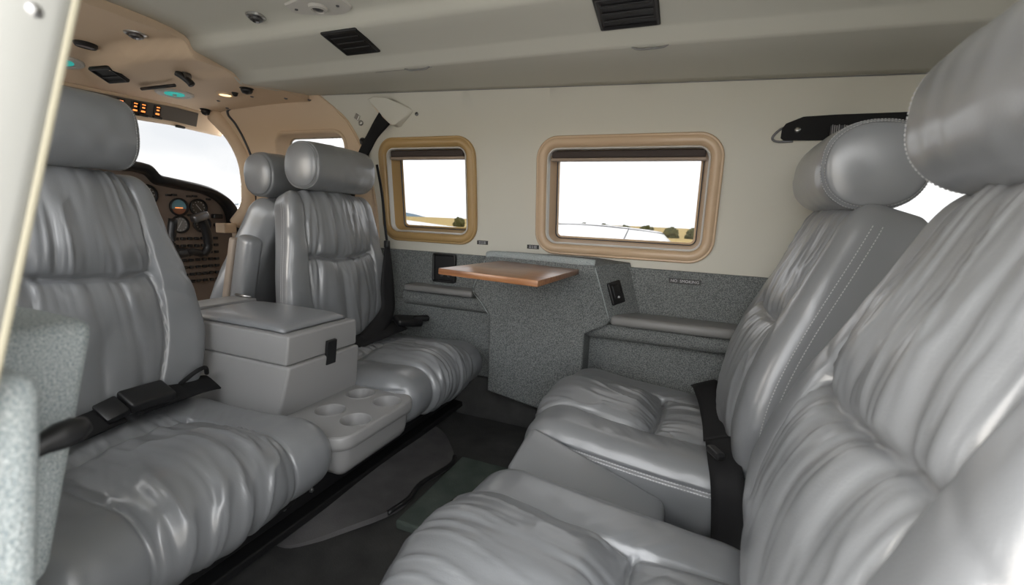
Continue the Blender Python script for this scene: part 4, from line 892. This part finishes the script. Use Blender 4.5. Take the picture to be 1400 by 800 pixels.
# speakers with teal cover, reading lamp, handle, knobs
def speaker(x, y, lab, r=0.052):
    z = tz(x, y); e = thing('overhead_speaker', lab, 'speaker', (x, y, z), 0, 'oval overhead speakers'); sc_ = (0.9, 1.0)
    e.rotation_euler = (0, math.atan2(-(tz(x + 0.03, y) - tz(x - 0.03, y)), 0.06), 0)
    bm = bmesh.new(); lathe(bm, [(0, 0.003), (r, 0.003), (r, -0.003), (r * 0.92, -0.006), (r * 0.80, -0.005), (r * 0.76, -0.003), (0, -0.003)], (0, 0, 0), None, 40); bobj('rim', bm, M['white'], e)
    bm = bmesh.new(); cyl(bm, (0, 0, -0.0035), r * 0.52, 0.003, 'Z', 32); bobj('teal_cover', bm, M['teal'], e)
    bm = bmesh.new(); lathe(bm, [(0, 0), (0.006, 0), (0.005, -0.004), (0, -0.005)], (0, 0, -0.005), None, 12); bobj('centre_stud', bm, M['white'], e, smooth=True)
    return e
speaker(-1.612, 1.020, 'oval overhead speaker with teal cover, beside the thin black handle on the tan liner'); speaker(-1.70, 0.775, 'oval overhead speaker half hidden behind the door jamb')
rl_ = thing('reading_light', 'small round warm lit reading lamp in the tan liner', 'lamp', (-1.462, 1.083, tz(-1.462, 1.083)))
bm = bmesh.new(); lathe(bm, [(0, 0.002), (0.026, 0.002), (0.025, -0.004), (0.020, -0.006), (0.018, -0.003), (0, -0.003)], (0, 0, 0), None, 28); bobj('ring', bm, M['tan'], rl_)
bm = bmesh.new(); cyl(bm, (0, 0, -0.004), 0.0165, 0.003, 'Z', 24); bobj('lamp', bm, M['warm'], rl_)
def knob(x, y, lab, r=0.016, h=0.018):
    e = thing('rotary_switch', lab, 'knob', (x, y, tz(x, y)))
    bm = bmesh.new(); lathe(bm, [(0, 0.002), (r, 0.002), (r * 1.05, -h * 0.4), (r * 0.8, -h * 0.8), (0, -h)], (0, 0, 0), None, 18); bobj('cap', bm, M['black'], e, smooth=True)
    bm = bmesh.new(); lathe(bm, [(0, 0.003), (r * 1.25, 0.003), (r * 1.25, -0.001), (0, -0.0015)], (0, 0, 0), None, 18); bobj('base_ring', bm, M['rail'], e); return e
knob(-1.335, 1.060, 'black overhead knob nearest the cream ceiling, right of the lit reading lamp'); knob(-1.42, 1.085, 'tiny black knob touching the lit reading lamp', 0.008, 0.012)
knob(-1.700, 1.180, 'black round knob at the right end of the overhead switch strip', 0.014, 0.02)
def tvent(x, y, wx, wy, lab, rot):
    e = thing('overhead_vent', lab, 'vent', (x, y, tz(x, y) - 0.001)); e.rotation_euler = (math.atan2(tz(x, y + .03) - tz(x, y - .03), .06), math.atan2(-(tz(x + .03, y) - tz(x - .03, y)), .06), rot)
    o = ring('bezel', lambda i: rrect(0, 0, wx - i, wy - i, 0.004, 3), [(0.0, 0.003), (0.0, -0.004), (0.002, -0.006), (0.006, -0.006), (0.009, 0.0)], lambda x_, y_, d: (x_, y_, d), M['black'], None); o.parent = e
    bm = bmesh.new(); box(bm, (0, 0, -0.0015), (2 * wx - 0.01, 2 * wy - 0.01, 0.002)); bobj('grille_plate', bm, M['rail'], e)
    bm = bmesh.new(); box(bm, (0, 0.2 * wy, -0.003), (2 * wx - 0.016, 0.005, 0.003)); bobj('slat', bm, M['black'], e); return e
tvent(-1.590, 0.832, 0.038, 0.030, 'black square vent in the tan cockpit liner', 0.15)
e_ = thing('overhead_vent', 'black oval vent in the tan cockpit liner close to the door jamb', 'vent', (-1.52, 0.748, tz(-1.52, 0.748)))
bm = bmesh.new(); vs = lathe(bm, [(0, 0.002), (0.026, 0.002), (0.026, -0.004), (0.022, -0.010), (0.018, -0.005), (0, -0.005)], (0, 0, 0), None, 28); bmesh.ops.scale(bm, vec=(0.7, 1, 1), verts=bm.verts); bobj('bezel', bm, M['black'], e_)
bm = bmesh.new(); box(bm, (0, 0, -0.007), (0.02, 0.036, 0.003), 0.001, 1); bobj('slat', bm, M['darkmetal'], e_)
gasper(-1.345, 0.768, tz(-1.345, 0.768), 'round chrome air nozzle set in the tan cockpit liner', 0.02)
hd_ = thing('overhead_lever', 'black folding overhead handle hinged in the tan liner', 'handle', (-1.37, 0.925, tz(-1.37, 0.925)))
bm = bmesh.new(); tube(bm, [(-1.415, 0.905, tz(-1.415, 0.905) - 0.002), (-1.405, 0.912, tz(-1.405, .912) - 0.010), (-1.392, 0.922, tz(-1.392, .922) - 0.024), (-1.385, 0.926, tz(-1.385, .926) - 0.034)], 0.0095, 10, 6); keep(bobj('lever', bm, M['black'], smooth=True), hd_)
bm = bmesh.new(); cyl(bm, (-1.398, 0.920, tz(-1.398, 0.920) - 0.010), 0.010, 0.018, 'Y', 14); keep(bobj('pivot', bm, M['darkmetal']), hd_)
bm = bmesh.new(); tube(bm, [(-1.63, 0.935, tz(-1.63, 0.935) - 0.008), (-1.49, 0.945, tz(-1.49, 0.945) - 0.010)], 0.005, 8, 3)
tag(bobj('overhead_bar', bm, M['black'], smooth=True), 'thin straight black bar on the tan liner beside the teal speaker', 'bar')
def dome_screw(x, y, z, n, parent=None):
    pass
scr = [(-1.29, 1.165), (-1.215, 1.19), (-1.235, 1.02), (-1.40, 1.13), (-1.56, 1.13), (-1.60, 1.19), (-1.30, 0.60)]
for k, (x, y) in enumerate(scr):
    bm = bmesh.new(); lathe(bm, [(0, 0.001), (0.006, 0.001), (0.005, -0.002), (0, -0.0035)], (0, 0, 0), None, 12); o = bobj('liner_screw', bm, M['darkmetal'], smooth=True); o.location = (x, y, tz(x, y)); tag(o, 'tiny dark screw head in the tan liner ' + ('above the side window arch', 'nearest the cream wall', 'nearest the cream ceiling edge', 'behind the lit lamp', 'left of the pillar top', 'over the pillar top', 'beside the oval vent')[k], 'screw')

# ---------------------------------------------------------------- instrument panel
ip = thing('instrument_panel', 'brown instrument panel with round gauges under a black glareshield', 'instrument panel', (-1.72, 0.69, -0.4))
half_top = [(0.0, 0.130), (0.20, 0.130), (0.255, 0.126), (0.276, 0.118), (0.297, 0.095), (0.33, 0.089), (0.424, 0.076), (0.48, 0.061), (0.531, 0.034), (0.562, 0.0), (0.574, -0.04), (0.576, -0.09)]
arch = [(Y0 + a, b) for a, b in half_top]; full = [(Y0 - a, b) for a, b in half_top[::-1]][:-1] + arch
dense = [(p.x, p.y) for p in smooth_path([(a, b, 0) for a, b in full], 4)]
keep(panel('panel_face', [(y, z - 0.022) for y, z in dense] + [(Y0 + 0.545, -0.50), (Y0 - 0.545, -0.50)], [], lambda y, z: (-1.712, y, z), M['panel'], step=0.06, thick=0.02, face=(1, 0, 0)), ip)
V = []; F = []; pr = [(-1.70, -0.026), (-1.655, -0.022), (-1.648, -0.010), (-1.66, -0.002), (-1.72, 0.004), (-1.86, -0.006), (-1.98, -0.02)]; n = len(pr)
for y, z in dense:
    ny = (y - Y0) / 0.555; ny = math.copysign(max(0, abs(ny) - 0.7) / 0.3, ny)
    for x, d in pr: V.append((x, y + ny * d * 0.9, z + d * (1 - 0.6 * abs(ny))))
for j in range(len(dense) - 1):
    for k in range(n - 1): q = j * n + k; F.append((q, q + 1, q + n + 1, q + n))
gs = keep(from_np('glareshield', V, F, M['black']), ip); md = gs.modifiers.new('t', 'SOLIDIFY'); md.thickness = 0.006; md.offset = 0
def gauge(y, z, r, kind):
    bm = bmesh.new(); lathe(bm, [(r, 0), (r * 1.12, 0.001), (r * 1.12, 0.007), (r * 0.98, 0.009), (r * 0.94, 0.003), (r * 0.9, 0.002), (0.001, 0.002)], (-1.711, y, z), Matrix.Rotation(math.pi / 2, 4, 'Y'), 28); g = keep(bobj('gauge', bm, M['black'], smooth=False), ip)
    bm = bmesh.new()
    if kind == 'horizon':
        pts = [bm.verts.new((-1.7085, y + r * .88 * math.cos(a), z + r * .88 * math.sin(a))) for a in np.linspace(-0.25, math.pi + 0.25, 24)]; bm.faces.new(pts); f = keep(bobj('sky_half', bm, M['blue']), g)
        bm = bmesh.new(); pts = [bm.verts.new((-1.7085, y + r * .88 * math.cos(a), z + r * .88 * math.sin(a))) for a in np.linspace(math.pi + 0.25, 2 * math.pi - 0.25, 16)]; bm.faces.new(pts); keep(bobj('ground_half', bm, M['brown']), g)
        bm = bmesh.new(); box(bm, (-1.7075, y, z - r * 0.1), (0.001, r * 0.9, r * 0.08)); keep(bobj('needle', bm, M['orange']), g)
    else:
        cyl(bm, (-1.7085, y, z), r * 0.88, 0.001, 'X', 24); keep(bobj('dial_face', bm, M['dial'] if kind == 'dark' else M['vinyl']), g)
        bm = bmesh.new()
        for k in range(12):
            a = k * math.pi / 6; box(bm, (-1.7078, y + r * .72 * math.cos(a), z + r * .72 * math.sin(a)), (0.0006, r * 0.1, r * 0.1))
        box(bm, (-1.7075, y, z), (0.0008, r * 0.08, r * 1.0), 0, 1, Matrix.Rotation(0.7 if kind == 'dark' else -0.5, 4, 'X')); keep(bobj('dial_marks', bm, M['print']), g)
for y, z, r, k in ((1.069, -0.007, 0.0285, 'horizon'), (1.138, -0.006, 0.0285, 'dark'), (1.069, -0.068, 0.0285, 'pale'), (1.148, -0.066, 0.0285, 'dark'), (0.97, 0.03, 0.03, 'dark'), (0.97, -0.045, 0.03, 'dark'), (0.56, 0.03, 0.03, 'dark'), (0.40, 0.02, 0.03, 'horizon'), (0.40, -0.05, 0.03, 'pale')): gauge(y, z, r, k)
for row in range(7):
    z = -0.118 - row * 0.026
    for k in range(9):
        y = 1.00 + k * 0.024
        bm = bmesh.new(); box(bm, (-1.703, y, z), (0.012, 0.015, 0.010), 0.002, 1); keep(bobj('switch', bm, M['black']), ip)
for y, z in ((1.035, 0.032), (1.055, 0.034), (1.105, 0.032), (1.125, 0.034), (1.105, -0.035), (1.175, 0.026)):
    bm = bmesh.new(); box(bm, (-1.706, y, z), (0.008, 0.016, 0.007), 0.001, 1); keep(bobj('annunciator', bm, M['black']), ip)
bm = bmesh.new(); cyl(bm, (-1.70, 1.200, -0.068), 0.008, 0.02, 'X', 14); keep(bobj('control_knob', bm, M['black']), ip)
bm = bmesh.new(); box(bm, (-1.70, 1.200, -0.036), (0.02, 0.034, 0.016), 0.002, 1); keep(bobj('annunciator', bm, M['black']), ip)
bm = bmesh.new(); cyl(bm, (-1.685, 1.245, 0.005), 0.007, 0.03, 'X', 10); keep(bobj('light', bm, M['white']), ip)
bm = bmesh.new(); box(bm, (-1.66, 1.205, -0.078), (0.05, 0.05, 0.036), 0.003, 2); tag(bobj('sidewall_box', bm, M['tan']), 'tan box at the right edge of the instrument panel', 'box')
yk = thing('control_yoke', 'black control yoke with grips in front of the gauges', 'yoke', (0, -0.048, -0.005))
bm = bmesh.new(); tube(bm, [(-1.585, 1.055, -0.155), (-1.585, 1.075, -0.150), (-1.59, 1.115, -0.160)], 0.013, 10, 4); tube(bm, [(-1.71, 1.075, -0.150), (-1.59, 1.075, -0.150)], 0.010, 10, 2); bobj('crossbar', bm, M['black'], yk, smooth=True)
bm = bmesh.new(); tube(bm, [(-1.585, 1.110, -0.162), (-1.582, 1.127, -0.135), (-1.580, 1.122, -0.085), (-1.578, 1.110, -0.048), (-1.578, 1.098, -0.030)], lambda t: 0.013 + 0.003 * t, 12, 6); bobj('grip', bm, M['black'], yk, smooth=True)
bm = bmesh.new(); box(bm, (-1.568, 1.095, -0.032), (0.03, 0.055, 0.026), 0.008, 3, Matrix.Rotation(0.35, 4, 'X')); sharp(bobj('switch_head', bm, M['darkmetal'], yk), 50)
bm = bmesh.new(); tube(bm, [(-1.585, 1.055, -0.155), (-1.582, 1.02, -0.155), (-1.58, 1.005, -0.12), (-1.578, 1.015, -0.04)], 0.013, 12, 6); bobj('grip', bm, M['black'], yk, smooth=True)

# ---------------------------------------------------------------- copilot seat (forward facing, seen from behind)
cs = thing('cockpit_seat', 'grey leather cockpit seat seen from behind beside the instrument panel, armrest folded up', 'seat', (-1.15, 1.005, -0.615), math.pi)
cp_sp = [(-0.42, 0.11), (-0.25, 0.065), (-0.10, 0.018), (0.04, -0.045)]
bk2 = Back(cp_sp, 0.46, 0.205, 0.130, 0.088, 0.25, 61, amp=0.5, rt=0.25); pad_mesh('backrest', bk2, (60, 60, 20), cs)
Roll(0.112, 0.056, 0.060, (-0.045, 0.005, 0.090), 62).mesh('headrest', cs)
cu2 = Cushion(0.42, 0.40, -0.40, 0.12, 0.05, 0.02, 66); pad_mesh('cushion', cu2, (40, 40, 14), cs)
bm = bmesh.new(); box(bm, (-0.085, 0.190, -0.185), (0.055, 0.045, 0.24), 0.016, 4, Matrix.Rotation(math.radians(-14), 4, 'Y')); sharp(bobj('armrest', bm, M['leather'], cs), 60)
bm = bmesh.new(); box(bm, (-0.046, 0.192, -0.187), (0.022, 0.040, 0.23), 0.006, 3, Matrix.Rotation(math.radians(-14), 4, 'Y')); sharp(bobj('armrest_shell', bm, mat('beige_grey_plastic', (0.33, 0.27, 0.22), 0.5), cs), 60)
bm = bmesh.new(); box(bm, (0.22, 0, -0.53), (0.34, 0.34, 0.13), 0.01); bobj('seat_frame', bm, M['rail'], cs)
for ch in cs.children: ch.matrix_parent_inverse = Matrix.Translation((0, 0, 0.615))

# ---------------------------------------------------------------- outside: wing, bushes, hill
wg = thing('wing', 'white aircraft wing with dark panel seams and engine cowling, outside the windows', 'wing', (-0.9, 1.5, -0.7))
def wing_pt(s, c):        # s span 0..1, c chord 0 (trailing) .. 1 (leading), upper surface height
    y = 1.40 + 5.6 * s; xt = 0.35 - 0.85 * s; xl = -2.35 + 0.0 * s; x = xt + (xl - xt) * c
    th = (0.20 - 0.08 * s) * (2.2 * math.sqrt(max(c if False else 1 - c, 0)) * 0 + 1.0 * (math.sin(math.pi * min(1, (1 - c) ** 0.7)) ** 0.8))
    return x, y, -0.44 + 0.36 * s, th
V = []; F = []; ns, nc = 16, 20
for i in range(ns + 1):
    for j in range(2 * nc):
        c = j / nc if j <= nc else 2 - j / nc; x, y, z, th = wing_pt(i / ns, c); V.append((x, y, z + (0.62 * th if j <= nc else -0.38 * th)))
for i in range(ns):
    for j in range(2 * nc): a = i * 2 * nc + j; b = i * 2 * nc + (j + 1) % (2 * nc); F.append((a, b, b + 2 * nc, a + 2 * nc))
F += [tuple(range(2 * nc)), tuple(range(ns * 2 * nc, (ns + 1) * 2 * nc))[::-1]]
keep(from_np('wing_panel', V, F, M['paint']), wg)
def wl(pts, r): 
    bm = bmesh.new(); P = []
    for s_, c_ in pts: x, y, z, th = wing_pt(s_, c_); P.append((x, y, z + 0.62 * th + 0.001))
    tube(bm, P, r, 6, 4); return bm
keep(bobj('seam', wl([(0.93, 0.0), (0.93, 0.25), (0.93, 0.5), (0.93, 0.8), (0.93, 0.98)], 0.010), M['seal'], smooth=True), wg)
keep(bobj('seam', wl([(0.30, 0.25), (0.6, 0.25), (0.93, 0.25)], 0.006), M['seal'], smooth=True), wg)
keep(bobj('deicing_boot', wl([(0.0, 0.97), (0.5, 0.97), (1.0, 0.97)], 0.014), M['seal'], smooth=True), wg)
# hedge of separate bushes at the far side of the field
bm = bmesh.new(); bmesh.ops.create_icosphere(bm, subdivisions=4, radius=1.0)
P = np.array([v.co[:] for v in bm.verts]); dd = 1 + 0.5 * (vn(P[:, 0] * 4 + 7 + P[:, 2] * 3, P[:, 1] * 4 + 3, 4) - .5) + 0.35 * (vn(P[:, 0] * 11 + P[:, 2] * 9, P[:, 1] * 11 + 5, 9) - .5)
for v, k in zip(bm.verts, dd): v.co = v.co * k; v.co.z = max(v.co.z, -0.55)
me = bpy.data.meshes.new('bush'); bm.to_mesh(me); bm.free(); me.materials.append(M['leaf'])
rng = np.random.default_rng(5)
for k in range(26):
    o = link('bush', me); x = -44 + k * 3.6 + rng.uniform(-.2, .2); h = rng.uniform(0.95, 1.15); o.location = (x, 80 + rng.uniform(-1, 1), -1.80 + 0.55 * h); o.scale = (1.15 + rng.uniform(-.2, .1), 1.15, h); o.rotation_euler = (0, 0, rng.uniform(0, 6))
    tag(o, 'dark green bush in the hedge row beyond the golden field', 'bush', 'bushes of the far hedge')
bm = bmesh.new(); bmesh.ops.create_uvsphere(bm, u_segments=48, v_segments=16, radius=1.0); bmesh.ops.scale(bm, vec=(260, 60, 26), verts=bm.verts); bmesh.ops.translate(bm, vec=(-640, 620, -12), verts=bm.verts)
struct(bobj('hill', bm, M['hill'], smooth=True))

V = []; F = []; X = np.linspace(-3.2, -0.55, 24)
for x in X:
    k = (x + 3.2) / 2.65; top = 0.02 - 0.16 * k ** 2.2; hh = 0.36 * (1 - 0.72 * k ** 1.5) * (0.55 + 0.45 * min(1, k * 6)); wd = 0.34 * (1 - 0.75 * k ** 1.6) * (0.6 + 0.4 * min(1, k * 6))
    for a in np.linspace(0, 2 * math.pi, 28, endpoint=False):
        c_, s_n = math.cos(a), math.sin(a); V.append((x, 2.35 + wd * math.copysign(abs(c_) ** 0.8, c_), top - hh + hh * math.copysign(abs(s_n) ** 0.8, s_n)))
for i in range(len(X) - 1):
    for j in range(28): F.append((i * 28 + j, i * 28 + (j + 1) % 28, (i + 1) * 28 + (j + 1) % 28, (i + 1) * 28 + j))
F += [tuple(range(28))[::-1], tuple(range(23 * 28, 24 * 28))]
keep(from_np('engine_cowling', V, F, M['paint']), wg)
